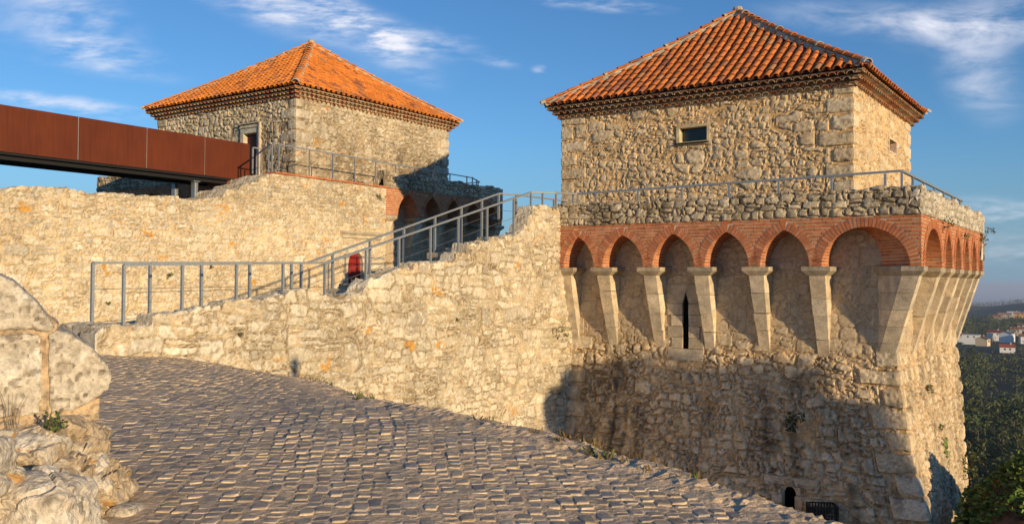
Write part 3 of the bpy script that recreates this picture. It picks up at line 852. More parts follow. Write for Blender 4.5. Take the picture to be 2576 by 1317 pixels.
# ================================================================== LARGE STRUCTURE
# ------------------------------------------------------------------ road and near ground
CTRL = np.array([(0, 1, 0), (-3, 5, .02), (0, 6.2, 0), (2.3, 6.5, -.05), (4.2, 3, -.1), (1.66, 7.3, .02), (.73, 8.5, .12), (-.6, 9.5, .22),
                 (-1.95, 13, -.05), (-4.7, 19.2, -.57), (-7.2, 15.7, .32), (-6.3, 16.75, .18), (-4, 9, .10), (-5, 12.5, .2), (-9, 14, .45), (-9, 8, .3), (-3, 0, 0), (5, 0, -.1)])
def tps(ctrl):
    n = len(ctrl); xy = ctrl[:, :2]
    k = lambda r2: np.where(r2 > 0, r2 * np.log(np.maximum(r2, 1e-12)), 0)
    K = k(((xy[:, None] - xy[None]) ** 2).sum(-1)) + np.eye(n) * .6
    Pm = np.c_[np.ones(n), xy]; A = np.block([[K, Pm], [Pm.T, np.zeros((3, 3))]])
    w = np.linalg.solve(A, np.r_[ctrl[:, 2], 0, 0, 0])
    def f(x, y):
        x = np.asarray(x, float); y = np.asarray(y, float)
        r2 = (x[..., None] - xy[:, 0]) ** 2 + (y[..., None] - xy[:, 1]) ** 2
        return k(r2) @ w[:n] + w[n] + w[n + 1] * x + w[n + 2] * y
    return f
roadz = tps(CTRL)
EDGE = np.array([(6.0, -3.0), (4.3, 3.0), (3.1, 5.3), (2.3, 6.5), (1.66, 7.3), (.73, 8.5), (-.6, 9.7), (-1.4, 11.2), (-2.4, 13.5), (-3.6, 16.6), (-4.65, 19.2), (-5.3, 20.8)])
def edge_dist(x, y):
    """positive outside (beyond the road's edge), negative on the road"""
    best = np.full(np.shape(x), 9e9); sgn = np.zeros(np.shape(x))
    for (ax, ay), (bx, by) in zip(EDGE[:-1], EDGE[1:]):
        dx, dy = bx - ax, by - ay; L2 = dx * dx + dy * dy
        t_ = np.clip(((x - ax) * dx + (y - ay) * dy) / L2, 0, 1); qx = ax + t_ * dx; qy = ay + t_ * dy
        d = np.hypot(x - qx, y - qy); cr_ = dx * (y - ay) - dy * (x - ax)
        n_ = d < best; best = np.where(n_, d, best); sgn = np.where(n_, np.where(cr_ < 0, 1, -1), sgn)
    return best * sgn
def build_road():
    gx = np.arange(-9.5, 6.5, .05); gy = np.arange(-2, 21.5, .05); Xg, Yg = np.meshgrid(gx, gy, indexing="ij")
    d = edge_dist(Xg, Yg) + .22 * (fbm(Xg * 1.4, Yg * 1.4, 5, 3) - .5)
    Zg = roadz(Xg, Yg) + .0045
    Zg = Zg + .05 * (fbm(Xg * 1.5, Yg * 1.5, 8, 3) - .5) + (.010 + .02 * ss(-.9, -.3, d)) * (fbm(Xg * 8, Yg * 8, 9, 3) - .5)
    berm = np.exp(-((d + .12) / .2) ** 2); Zg = Zg + berm * (.01 + .05 * (fbm(Xg * 5, Yg * 5, 4, 3) - .45))
    peb = ss(.62, .8, vn(Xg * 17, Yg * 17, 3)); Zg = Zg + .018 * peb * ss(-.9, -.2, d)
    Zg = Zg - np.clip(d, 0, 3.0) * 2.2 - np.clip(d - .15, 0, 3) * .5
    C = np.zeros(Xg.shape + (3,)); C[:] = (.70, .52, .33)
    C *= (.75 + .5 * fbm(Xg * 3, Yg * 3, 6, 4))[..., None]
    C = lerp3(C, np.array([.54, .43, .31]) + 0 * C, ss(.5, .7, vn(Xg * 14, Yg * 14, 12)) * .6)
    C = lerp3(C, np.array([.30, .24, .17]) + 0 * C, ss(.55, .75, fbm(Xg * 9, Yg * 9, 13, 3)) * .5)
    P = np.stack([Xg, Yg, Zg], -1); nu, nv = Xg.shape; idx = np.arange(nu * nv).reshape(nu, nv)
    fa = np.stack([idx[:-1, :-1], idx[1:, :-1], idx[1:, 1:], idx[:-1, 1:]], -1)
    fa = fa[(d < 2.6)[:-1, :-1]]
    V0 = P.reshape(-1, 3); C0 = C.reshape(-1, 3); F0 = fa.reshape(-1, 4)
    # setts: continuous joints run along the road, stones lie across it
    vs = []; cs = []; fs = []; n0 = len(V0)
    cw = .124; ux = np.array([math.cos(rad(6)), math.sin(rad(6))]); uy = np.array([-ux[1], ux[0]])
    ring = np.array([(-1, -.55), (-.8, -1), (.8, -1), (1, -.55), (1, .55), (.8, 1), (-.8, 1), (-1, .55)])
    stones = []
    for k in range(-90, 90):
        y = -1.0 + random.uniform(-.1, .1)
        while y < 23:
            L = random.choice([.09, .11, .13, .15, .17, .22]) * random.uniform(.9, 1.1); yc = y + L / 2; y += L
            bend = .35 * (fbm(np.array(k * .02 + 3), np.array(yc * .25), 41, 2) - .5) + .10 * (vn(np.array(k * .09), np.array(yc * .9), 43) - .5) + .04 * (vn(np.array(k * .33), np.array(yc * 3.1), 44) - .5)
            xc = (k + float(bend) * 8) * cw + random.uniform(-.016, .016)
            stones.append((xc, yc, cw, L))
    S = np.array(stones); px_ = S[:, 0] * ux[0] + S[:, 1] * uy[0]; py_ = S[:, 0] * ux[1] + S[:, 1] * uy[1]
    gap_w = .42 + .35 * ss(10, 15, py_) + .25 * (vn(px_ * 1.2, py_ * 1.2, 55) - .5)
    ok = (edge_dist(px_, py_) < -gap_w) & (px_ > -9.2) & (py_ < 20) & (py_ > -1.5)
    ok &= ~((px_ < -2.45 - .1 * (py_ - 6)) & (py_ < 6.6))
    S = S[ok]; px_ = px_[ok]; py_ = py_[ok]; zc = roadz(px_, py_) + .05 * (fbm(px_ * 1.5, py_ * 1.5, 8, 3) - .5)
    for (q, x, y, z) in zip(S, px_, py_, zc):
        hw, hl = q[2] / 2 - random.uniform(-.002, .016), q[3] / 2 - random.uniform(.005, .020); tx, ty = random.uniform(-.045, .045), random.uniform(-.04, .04)
        dz = random.uniform(-.006, .005); b = len(vs); rr = random.random(); kk = random.uniform(.78, 1.30)
        c = np.array((.40, .315, .215) if rr < .5 else ((.49, .38, .24) if rr < .8 else (.30, .255, .20))) * kk
        jit = np.array([[random.uniform(-.16, .16), random.uniform(-.20, .20)] for _ in range(8)])
        rg = ring + jit
        for (sc, h, dk) in ((1.0, -.03, 1.35), (.98, .001, 1.35), (.85, .0085, 1.0)):  # sides lighter than tops: sunlit edges put into the colour
            for (a, bb) in rg * sc:
                lx, ly = a * hw, bb * hl
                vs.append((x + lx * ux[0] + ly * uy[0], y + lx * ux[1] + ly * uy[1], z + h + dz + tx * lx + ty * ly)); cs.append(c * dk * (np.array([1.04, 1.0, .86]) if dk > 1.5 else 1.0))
        vs.append((x, y, z + .009 + dz + random.uniform(-.002, .004))); cs.append(c * random.uniform(.95, 1.1))
        for r_ in (0, 1):
            for t_ in range(8): fs.append((b + r_ * 8 + t_, b + r_ * 8 + (t_ + 1) % 8, b + r_ * 8 + 8 + (t_ + 1) % 8, b + r_ * 8 + 8 + t_))
        for t_ in range(0, 8, 2): fs.append((b + 16 + t_, b + 16 + (t_ + 1) % 8, b + 16 + (t_ + 2) % 8, b + 24))
    Vv = np.concatenate([V0, np.array(vs)]); Cc = np.concatenate([C0, np.array(cs)])
    Ff = np.concatenate([F0, np.array(fs) + n0]); fm = np.concatenate([np.zeros(len(F0), int), np.ones(len(fs), int)])
    # drop unused vertices
    used = np.zeros(len(Vv), bool); used[Ff.ravel()] = True; remap = np.cumsum(used) - 1
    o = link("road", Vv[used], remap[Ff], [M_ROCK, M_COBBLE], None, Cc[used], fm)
    tag(o, "cobbled road of dark setts with a pale gravel verge", None, None, "structure")
build_road()

def terrain(x, y):
    """castle mound falling to a wooded valley, a low ridge 2 km off, then the far plain"""
    r = np.hypot(x, y)
    lx = (x - CR[0]) * XA[0] + (y - CR[1]) * XA[1]
    east = ss(-13.2, -11.2, lx)
    near = -.2 * (1 - east) + (-6.2) * east
    ang = np.arctan2(x, y)
    fall = ss(22, 160, r)
    val = -50 + 5 * (fbm(x * .006, y * .006, 71, 3) - .5) * ss(100, 400, r)
    h = near * (1 - fall) + val * fall
    ridge = np.exp(-((r - 2300) / 520) ** 2) * (4 + 26 * (ss(.455, .55, ang) ) + 12 * (fbm(x * .0016 + 3, y * .0016, 72, 3) - .5))
    drop = ss(1500, 2300, r) * 14 + ss(2700, 9000, r) * 260
    return h + ridge - drop
def build_ground():
    rr = np.concatenate([np.linspace(0, 60, 60), np.geomspace(62, 60000, 150)])
    aa = np.concatenate([np.linspace(-math.pi, .25, 90)[:-1], np.linspace(.25, .8, 140), np.linspace(.8, math.pi, 60)[1:]])
    R, A = np.meshgrid(rr, aa, indexing="ij"); Xg, Yg = R * np.sin(A), R * np.cos(A); Zg = terrain(Xg, Yg)
    C = np.zeros(Xg.shape + (3,)); C[:] = (.05, .045, .022)
    near = 1 - ss(24, 32, R); C = lerp3(C, np.array([.34, .27, .18]) + 0 * C, near)
    wood = ss(.42, .5, fbm(Xg * .004, Yg * .004, 75, 4)) * ss(100, 300, R); C = lerp3(C, np.array([.03, .045, .02]) + 0 * C, wood)
    far = ss(1300, 1700, R); C = lerp3(C, np.array([.035, .05, .022]) + 0 * C, far)
    C = lerp3(C, np.array([.12, .12, .10]) + 0 * C, ss(4000, 8000, R))
    P = np.stack([Xg, Yg, Zg], -1); nu, nv = Xg.shape; idx = np.arange(nu * nv).reshape(nu, nv)
    fa = np.stack([idx[:-1, :-1], idx[:-1, 1:], idx[1:, 1:], idx[1:, :-1]], -1).reshape(-1, 4)
    o = link("ground", P.reshape(-1, 3), fa, M_LAND, None, C.reshape(-1, 3)); tag(o, kind="structure")
build_ground()

# ------------------------------------------------------------------ towers
def tower(name, label, C, P):
    t_ = empty(name, tuple(C), label, "tower", "twin castle towers", -TH)
    xl, yb = P["xl"], P["yb"]; zs, zk, zt = P["zs"], P["zk"], P["zt"]       # spring, brick top, parapet top
    dw = .8
    fo, ro_ = P["front_off"], P["right_off"]
    def offs(k, z):
        if k == 0: return -np.interp(z, *fo)
        if k == 1: return -np.interp(z, *ro_)
        return -.8
    holes = P.get("shaft_holes", [])
    def hole(S, U, V):
        h = np.zeros(U.shape, bool)
        for (seg, a, b, z0, z1) in holes: h |= (S == seg) & (U > a) & (U < b) & (V > z0) & (V < z1)
        return h
    zc = P["zcorb"]
    def hm(U, V): return .38 + .62 * (1 - ss(zc - .3, zc + .4, V))
    ztop_pl = zc + .35
    def post(h, c):      # smoother, rendered masonry between the brackets
        zz = np.linspace(P["zbot"], zk, h.shape[1])[None] + 0 * h
        w = ss(zc - .1, zc + .7, zz + .8 * (fbm(np.arange(h.shape[0])[:, None] * .11 + 0 * h, zz * 2.5, 77, 3) - .5)) * .62
        c = lerp3(c, np.array([.50, .395, .265]) + 0 * c, w)
        if P["seed"] < 200:      # black water stains running down the front
            uu_ = (np.linspace(0, 21, h.shape[0])[:, None] + 0 * h)
            for u_, wd, zt_, k_ in ((1.9, .20, -.4, .85), (2.3, .10, -.8, .6), (6.9, .28, -.9, .7), (7.6, .2, -1.6, .6), (9.0, .18, -2.2, .6)):
                q = np.exp(-((uu_ + .25 * (fbm(zz * .8, uu_ * .2, int(u_ * 10), 3) - .5) - u_) / wd) ** 2) * ss(zt_, zt_ - .5, zz) * ss(.35, .6, fbm(uu_ * 5, zz * 2.2, 88, 4)) * k_
                c = lerp3(c, np.array([.07, .055, .04]) + 0 * c, np.clip(q, 0, .9))
        return h, c
    kw = dict(cw=.36, rh=.23, mix=.56, jx=.6, jy=.55, p=3.2, craggy=1.3, split=.3, seed=P["seed"], warp=.07, mort=(.54, .42, .27), grey=P.get("sgrey", .40), dark=P.get("dark", .5), gap=.15, sharp=.34, tilt=1.1, pack=.45, tint=(1.12, 1.0, .83))
    ext = P.get("ext", 0.0)
    wall_loop("shaft", [(xl - ext, 0), (0, 0), (0, yb - .72)], (P["zbot"], zk), offs, M_STONE, t_, .09, kw, P["dv"], P["dv"], hole if holes else None, hm, post, True, .52, P.get('end_off'))
    bw_ = MB(); bw_.box(xl - ext + .02, -.85, yb - 1.0, yb - .80, P['zbot'], zk - .3, (.45, .37, .26)); bw_.box(xl - ext, xl - ext + .2, .85, yb - .8, P['zbot'], zk - .3, (.45, .37, .26)); bw_.build('back_wall', M_STONE, t_)
    # corbels, front then right
    fr = lambda s, d, z: (s, d, z)
    rg = lambda s, d, z: (-d, s, z)
    for s in P["fcorb"]: corbel(t_, fr, s, .42, zs, zc + RNG.uniform(-.04, .04), .06, dw)
    for s in P["rcorb"]: corbel(t_, rg, s, .42, zs, zc + RNG.uniform(-.04, .04), .06, dw)
    if P.get("corner", True): corner_corbel(t_, .40, zs, zc, dw + .02)
    if P["fbays"]: arcade(t_, fr, P["fbays"], P["fs0"], -.0, zs, zk, dw + .12, diag=[(0, 0)] * (len(P["fbays"]) - 1) + [(0, -.98)])
    if P["rbays"]: arcade(t_, rg, P["rbays"], P["rs0"], yb, zs, zk, dw + .12, diag=[(P.get("rskew", .45), 0)] + [(0, 0)] * (len(P["rbays"]) - 1))
    # parapet and terrace
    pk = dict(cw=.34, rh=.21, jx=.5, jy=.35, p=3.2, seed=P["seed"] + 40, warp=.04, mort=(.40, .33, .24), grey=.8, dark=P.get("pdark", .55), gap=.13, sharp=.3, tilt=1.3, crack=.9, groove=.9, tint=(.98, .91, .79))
    pr = ruin_wall("parapet", (P["fs0"] - ext, 0), (P.get("fpar_end", -.02), 0), (0, -1), .42, zk + .005, lambda s: zt + .03 * math.sin(s * 2.1) + .03 * math.sin(s * 5.3 + 1), M_STONE, t_, .06, pk, .032, .032)
    pk2 = dict(pk); pk2.update(seed=P["seed"] + 43, grey=.3, dark=.12, tint=(1, 1, 1))
    pr2 = ruin_wall("parapet", (0, P["rs0"]), (0, yb), (1, 0), .42, zk + .005, lambda s: zt + .03 * math.sin(s * 2.4 + 2) + .03 * math.sin(s * 5.1), M_STONE, t_, .06, pk2 if P["seed"] < 200 else pk, .032, .032)
    if P.get("far_parapet"): 
        ruin_wall("parapet", (0, yb), (xl, yb), (0, 1), .42, zk - .9, lambda s: zt, M_STONE, t_, .06, pk2, .06, .06)
    fl = MB(); fl.box(xl - ext, -.1, .1, yb - .1, zk - .25, zk + P.get("floor", .12), (.42, .34, .25)); fl.build("terrace_floor", M_LIME, t_)
    # tower room
    x0, x1, y0, y1 = P["room"]; zw = P["zeave"]
    rh = P.get("room_holes", [])
    def rhole(S, U, V):
        h = np.zeros(U.shape, bool)
        for (seg, a, b, z0, z1) in rh: h |= (S == seg) & (U > a) & (U < b) & (V > z0) & (V < z1)
        return h
    rk = dict(P["room_kw"])
    wall_loop("tower_room", [(x0, y0), (x1, y0), (x1, y1), (x0, y1), (x0, y0)], (zk, zw - .1), lambda k, z: 0.0, M_STONE, t_, P.get("room_amp", .056), rk, P["dv"], P["dv"], rhole if rh else None, None, P.get("room_post"), True, P.get("room_qh", .46))
    ov = P.get('ov', .43)
    roof(t_, x0 - ov, x1 + ov, y0 - ov, y1 + ov, zw, P["apex"], P["pitch"], P["tile"], (x0, x1, y0, y1), P.get("course", .40))
    return t_
def frame_box(parent, name, axis, a0, a1, z0, z1, d0, d1, w, mat_, col=(.58, .49, .36), top=None, sill=True):
    """stone surround of an opening; axis 'x': lies along x on a front wall at y=d0..d1; 'y': along y on a right wall"""
    m_ = MB(); fx = (lambda s, d, z: (s, d, z)) if axis == "x" else (lambda s, d, z: (-d, s, z))
    def bx(s0, s1, za, zb):
        A = [fx(s0, d0, za), fx(s1, d0, za), fx(s1, d1, za), fx(s0, d1, za)]; B = [fx(s0, d0, zb), fx(s1, d0, zb), fx(s1, d1, zb), fx(s0, d1, zb)]
        m_.prism(A, B, tuple(c * random.uniform(.9, 1.1) for c in col))
    tw = top or w
    bx(a0 - w, a0, z0 - (w if sill else 0), z1); bx(a1, a1 + w, z0 - (w if sill else 0), z1); bx(a0 - w, a1 + w, z1 + .003, z1 + tw)
    if sill: bx(a0 + .002, a1 - .002, z0 - w, z0)
    return m_.build(name, mat_, parent)

# right tower --------------------------------------------------------
def rp(h, c): return h, c
RP = dict(seed=101, xl=-10.45, yb=11.0, zs=2.09, zk=3.37, zt=4.02, zcorb=-.32, zbot=-6.4, dv=.036, ext=.1,
          front_off=([-7, -4.1, -2.8, -1.26, -.3, 4], [-.75, -.18, .36, .66, .80, .80]), right_off=([-7, -4.1, -2.8, -1.3, -.3, 4], [-.50, -.16, .30, .62, .76, .80]), end_off=lambda z: -float(np.interp(z, [-7, -4.9, -2.2, -.4, 4], [.30, .46, .62, .78, .80])),
          shaft_holes=[(0, 3.86, 4.78, -.64, 1.53), (0, -3.46 + 10.55, -3.02 + 10.55, -4.7, -3.75)],
          fcorb=[-10.34, -8.97, -7.40, -5.80, -4.20, -2.57], rcorb=[3.12, 4.80, 6.45, 8.05, 9.65, 10.9],
          fbays=[(-10.30, -9.23, .94), (-8.92, -7.57, .95), (-7.26, -5.97, .96), (-5.65, -4.37, .97), (-4.05, -2.73, .98), (-2.41, -.26, 1.0)], fs0=-10.45,
          rbays=[(.45, 2.85, 1.0), (3.35, 4.55, .98), (5.05, 6.2, .97), (6.7, 7.8, .97), (8.3, 9.4, .97), (9.9, 10.8, .95)], rs0=0.0,
          room=(-11.69, -2.15, 2.15, 9.9), zeave=7.62, apex=(-6.92, 5.95, 10.97), pitch=.285, tile=(.62, .20, .055),
          room_holes=[(0, -7.4 + 11.69, -6.43 + 11.69, 5.99, 6.48), (1, 9.54 + 4.4, 9.54 + 5.4, 5.9, 6.3)],
          room_kw=dict(cw=.31, rh=.20, mix=.56, jx=.7, jy=.45, p=3.2, seed=131, warp=.06, mort=(.68, .51, .30), grey=.15, dark=.1, gap=.18, sharp=.30, tilt=1.1, craggy=1.2, pack=.5, lichen=.04, split=.32, tint=(1.10, .98, .80)),
          far_parapet=True)
TR = tower("castle_tower", "nearer right-hand stone tower with brick arches and an orange pyramid roof", CR, RP)
# room windows
f_ = frame_box(TR, "window", "x", -7.37, -6.46, 6.02, 6.46, 2.10, 2.42, .10, M_LIME, (.60, .47, .30))
g = MB(); g.box(-7.37, -6.46, 2.33, 2.36, 6.02, 6.46); g.build("pane", M_GLASS, f_)
g = MB(); g.box(-7.5, -6.40, 2.02, 2.30, 5.955, 5.985); g.build("sill", M_DARKSTEEL, f_)
f_ = frame_box(TR, "window", "y", 4.4 + 2.15 - 0.0, 5.4 + 2.15, 5.92, 6.28, 2.10, 2.42, .08, M_LIME, (.60, .50, .34))
g = MB(); g.box(-2.36, -2.33, 6.55, 7.55, 5.92, 6.28); g.build("pane", M_GLASS, f_)
# arrow slit: tall pointed opening in dressed stone
sl = MB()
def slit_blocks(mb, xc, z0, z1, w, yf, bw, rows):
    zz = np.linspace(z0, z1, rows + 1)
    for k in range(rows):
        for sg in (-1, 1):
            ww = bw * (1.0 if (k + (sg > 0)) % 2 else .74); yj = random.uniform(-.012, .012)
            x0_, x1_ = sorted((xc + sg * w / 2, xc + sg * (w / 2 + ww)))
            mb.box(x0_, x1_, yf + yj, yf + .45, zz[k] + .006, zz[k + 1] - .006, tuple(c * .82 for c in lime()), .006)
    mb.box(xc - w / 2 - bw, xc + w / 2 + bw, yf - .01, yf + .45, z0 - .34, z0 - .008, tuple(c * .85 for c in lime()), .006)
slit_blocks(sl, -6.56, -.30, 1.02, .20, .76, .46, 4)
for sg in (-1, 1):
    o_ = [(-6.56, 1.40), (-6.56 + sg * .10, 1.03), (-6.56 + sg * .50, 1.03), (-6.56 + sg * .46, 1.56), (-6.56, 1.60)]
    sl.prism([(x, .76, z) for x, z in o_], [(x, 1.15, z) for x, z in o_], tuple(c * .8 for c in lime()))
so = sl.build("arrow_slit", M_LIME, TR)
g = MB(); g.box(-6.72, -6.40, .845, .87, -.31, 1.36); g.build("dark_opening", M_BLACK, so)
sl = MB(); slit_blocks(sl, -3.24, -4.75, -3.95, .34, -.14, .55, 2)
for sg in (-1, 1):
    arc = [(-3.24 + sg * .17 * math.cos(a), .0, -3.95 + .22 * math.sin(a)) for a in np.linspace(0, math.pi / 2, 6)]
    outer = [(-3.24, .0, -3.5), (-3.24 + sg * .7, .0, -3.5), (-3.24 + sg * .7, .0, -3.95)]
    pl = [(x, -.02, z) for x, _, z in arc + outer]; sl.prism(pl, [(x, .5, z) for x, _, z in pl], lime())
so = sl.build("window", M_LIME, TR); tag(so, "small round-headed dark window at the foot of the tower")
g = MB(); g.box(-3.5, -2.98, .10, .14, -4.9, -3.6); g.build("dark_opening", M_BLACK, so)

# left tower ---------------------------------------------------------
LC = [5.59, 7.54, 9.08, 10.57, 12.15, 13.6]
def lpost(h, c): return h, c
LP = dict(seed=201, xl=-13.18, yb=13.75, zs=4.44, zk=5.62, zt=6.28, zcorb=2.1, zbot=-.5, dv=.052,
          front_off=([-2, 1, 2, 9], [.5, .7, .8, .8]), right_off=([-2, 1, 2, 9], [.5, .7, .8, .8]),
          fcorb=[-12.9, -11.3, -9.7, -8.1, -6.5, -4.9, -3.3], rcorb=LC, corner=False, sgrey=.4, dark=.2,
          fbays=[(-12.7, -11.5, .95), (-11.1, -9.9, .95), (-9.5, -8.3, .95), (-7.9, -6.7, .95), (-6.3, -5.1, .95), (-4.7, -3.5, .95)], fs0=-13.18,
          rbays=[(5.98, 7.30, .98), (7.72, 8.90, 1.0), (9.30, 10.42, 1.0), (10.78, 11.95, 1.0), (12.35, 13.4, .98)], rs0=5.14, rskew=0.0,
          room=(-11.77, -2.2, 2.15, 12.1), zeave=9.62, apex=(-6.98, 7.3, 13.2), pitch=.285, tile=(.80, .27, .05), room_amp=.075,
          room_holes=[(0, -5.6 + 11.77, -4.4 + 11.77, 5.5, 8.15)], pdark=.45, floor=-.03, fpar_end=-6.6,
          room_kw=dict(cw=.34, rh=.20, mix=.58, jx=.6, jy=.5, p=2.6, seed=231, warp=.06, mort=(.54, .43, .28), grey=.35, dark=.28, gap=.13, sharp=.32, tilt=1.2, lichen=.03, tint=(1, .96, .88), topgrey=(8.9, 7.2, .95)),
          far_parapet=True)
def lpost(h, c): return h, c
TL = tower("castle_tower", "farther left-hand stone tower with a maroon door and bright orange roof", CL, LP)
# doorway with a dentil band
fr_ = frame_box(TL, "door_frame", "x", -5.40, -4.52, 6.05, 7.93, 2.04, 2.40, .20, M_LIME, (.60, .52, .39), .40, False)
dn = MB()
for k in range(17): dn.box(-5.62 + k * .078, -5.62 + k * .078 + .045, 1.99, 2.04, 8.16, 8.22, (.55, .47, .35))
dn.box(-5.68, -4.26, 1.95, 2.04, 8.325, 8.37, (.58, .5, .38)); dn.box(-4.34, -4.26, 1.97, 2.04, 6.05, 8.32, (.58, .5, .38))
dn.build("moulding", M_LIME, fr_)
dr = MB()
for k in range(6): dr.box(-5.40 + k * .1467 + .003, -5.40 + (k + 1) * .1467 - .003, 2.26, 2.31, 6.05, 7.93)
do = dr.build("door", M_MAROON, TL); hd = MB(); hd.tube([(-4.62, 2.24, 7.0), (-4.62, 2.19, 7.0), (-4.74, 2.19, 7.0)], .014, 6); hd.build("handle", M_STEEL, do)

# ------------------------------------------------------------------ curtain walls
def interp_steps(tab, jit, seed):
    ys = np.array([a for a, _ in tab]); zs_ = np.array([b for _, b in tab])
    def f(y):
        q = np.floor(y / .38 + .3 * math.sin(y * 3)); return float(np.interp(y, ys, zs_)) + jit * (float(hsh(np.array(q), np.array(q * 0), seed)) - .5) + .05 * (float(vn(np.array(y * 6), np.array(1.0), seed)) - .5)
    return f
T1 = [(-16, 4.0), (-10.6, 4.08), (-9.9, 4.27), (-8.9, 4.33), (-7.75, 4.24), (-5.6, 4.35), (-4.2, 4.36), (-3.1, 4.55), (-2.9, 4.8), (-2.42, 4.86), (-2.2, 5.1), (-1.6, 5.2), (-1.5, 5.4), (-.85, 5.52), (-.8, 5.57), (5.3, 5.57)]
f1 = interp_steps(T1, .10, 5)
ft1 = lambda s: (f1(s - 16) if s - 16 < -.8 else 5.57)
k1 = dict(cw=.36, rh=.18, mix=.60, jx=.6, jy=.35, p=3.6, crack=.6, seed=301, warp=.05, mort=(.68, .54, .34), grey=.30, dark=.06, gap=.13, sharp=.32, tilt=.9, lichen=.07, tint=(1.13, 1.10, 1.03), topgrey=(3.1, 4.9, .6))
def w1hole(P):
    y = P[..., 1]; z = P[..., 2]; x = P[..., 0]
    a = .455; yc = 3.41; top = 2.86 - .0
    zz_ = 2.3 + (.56) * np.sqrt(np.clip(1 - np.abs((y - yc) / (a + .30)), 0, 1)) * 1.15
    return (np.abs(y - yc) < a + .16) & (z < zz_) & (z > .3) & (x > -.3)
W1 = empty("curtain_wall", tuple(W(CL, 0, -6)), "long tall cream rubble wall with a small red arched door, left background", "wall", None, -TH)
ruin_wall("masonry", (0, -10), (0, 11.2), (1, 0), 1.6, -1.2, ft1, M_STONE, W1, .045, k1, .038, .038, hole=lambda P: w1hole(P + np.array([0, -6, 0])))
cp = MB()
y = -.82
while y < 5.1:
    L = random.uniform(.26, .34); cp.box(-.62, .085 + random.uniform(-.008, .008), y + 6 + .006, y + 6 + L - .006, 5.585, 5.655 + random.uniform(-.004, .004), brick_col(), .004); y += L
cp.build("brick_coping", M_BRICK, W1)
# arched doorway: surround, leaf, hood moulding (frame origin is y = -6)
dd = MB(); yc = 3.41 + 6
pts = [(x_ + yc, 2.30 + z_) for x_, z_, _, _ in arch_curve(.43, .56, 10)]
pts_o = [(x_ * 1.72 + yc, 2.30 + z_ * 1.42) for x_, z_, _, _ in arch_curve(.43, .56, 10)]
for k in range(0, len(pts) - 1, 2):
    e_ = min(k + 2, len(pts) - 1)
    A = [(.06, *pts[k]), (.06, *pts[e_]), (.06, *pts_o[e_]), (.06, *pts_o[k])]; B = [(-.35, *pts[k]), (-.35, *pts[e_]), (-.35, *pts_o[e_]), (-.35, *pts_o[k])]
    dd.prism(A, B, tuple(c * 1.05 for c in lime()))
for sg in (-1, 1):
    for k in range(4):
        ya, yb_ = sorted((yc + sg * .43, yc + sg * (.74 - .06 * (k % 2)))); dd.box(-.35, .06 + random.uniform(-.01, .01), ya, yb_, .5 + k * .45 + .005, .5 + (k + 1) * .45 - .005, tuple(c * 1.05 for c in lime()))
dfo = dd.build("door_frame", M_LIME, W1)
dl = MB()
for k in range(5):
    ya = yc - .43 + k * .172; yb_ = ya + .172; h_ = lambda q: 2.30 + np.interp(q, [p_[0] for p_ in pts], [p_[1] - 2.30 for p_ in pts])
    A = [(-.12, ya + .004, .5), (-.12, yb_ - .004, .5), (-.12, yb_ - .004, h_(yb_ - .004)), (-.12, (ya + yb_) / 2, h_((ya + yb_) / 2)), (-.12, ya + .004, h_(ya + .004))]
    dl.prism(A, [(-.17, p_[1], p_[2]) for p_ in A])
dlo = dl.build("door", M_RED, W1); tag(dlo, "narrow pointed red plank door")
st_ = MB()
for zq in (1.1, 1.75, 2.3): st_.tube([(-.10, yc - .3, zq), (-.10, yc - .22, zq)], .022, 6)
st_.tube([(-.11, yc - .0, 1.7), (-.06, yc - .0, 1.7), (-.06, yc - .0, 1.55)], .012, 6); st_.build("handle", M_DARKSTEEL, dlo)
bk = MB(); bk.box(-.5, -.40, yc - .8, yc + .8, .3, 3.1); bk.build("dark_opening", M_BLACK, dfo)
hm_ = MB()
hm_.prism([(.0, 2.55 + 6, 3.46), (.16, 2.55 + 6, 3.56), (.20, 2.55 + 6, 3.62), (.0, 2.55 + 6, 3.66)], [(.0, 4.98 + 6, 3.46), (.16, 4.98 + 6, 3.56), (.20, 4.98 + 6, 3.62), (.0, 4.98 + 6, 3.66)], (.66, .58, .44))
hm_.prism([(.0, 2.62 + 6, 3.32), (.10, 2.62 + 6, 3.38), (.12, 2.62 + 6, 3.45), (.0, 2.62 + 6, 3.455)], [(.0, 4.9 + 6, 3.32), (.10, 4.9 + 6, 3.38), (.12, 4.9 + 6, 3.45), (.0, 4.9 + 6, 3.455)], (.64, .56, .42))
hm_.build("hood_moulding", M_LIME, W1)

T2 = [(-15.3, .70), (-15.1, .76), (-14.12, .79), (-14.08, .95), (-13.3, 1.04), (-12.6, 1.12), (-11.8, 1.24), (-10.75, 1.38), (-10.1, 1.42), (-9.95, 1.28), (-9.1, 1.27), (-8.7, 1.34), (-8.46, 1.60), (-7.5, 1.90), (-6.95, 1.93), (-6.9, 2.05), (-6.1, 2.10),
      (-5.25, 2.2), (-5.2, 2.38), (-4.75, 2.4), (-4.7, 2.66), (-3.7, 2.72), (-3.6, 2.88), (-2.4, 2.96), (-2.05, 3.08), (-1.98, 3.3), (-1.84, 3.32), (-1.78, 3.62), (-1.6, 3.66), (-1.55, 3.84), (-1.3, 3.86), (-.6, 3.94), (.8, 3.98)]
f2 = interp_steps(T2, .10, 9)
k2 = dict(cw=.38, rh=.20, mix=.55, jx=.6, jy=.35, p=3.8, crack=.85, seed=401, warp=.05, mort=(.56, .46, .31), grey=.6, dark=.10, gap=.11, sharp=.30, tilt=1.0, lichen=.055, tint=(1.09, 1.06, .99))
W2 = empty("stair_wall", tuple(W(CR, -10.45, -15.15)), "cream rubble wall with a stepped broken top carrying a stairway, middle of the view", "wall", None, -TH)
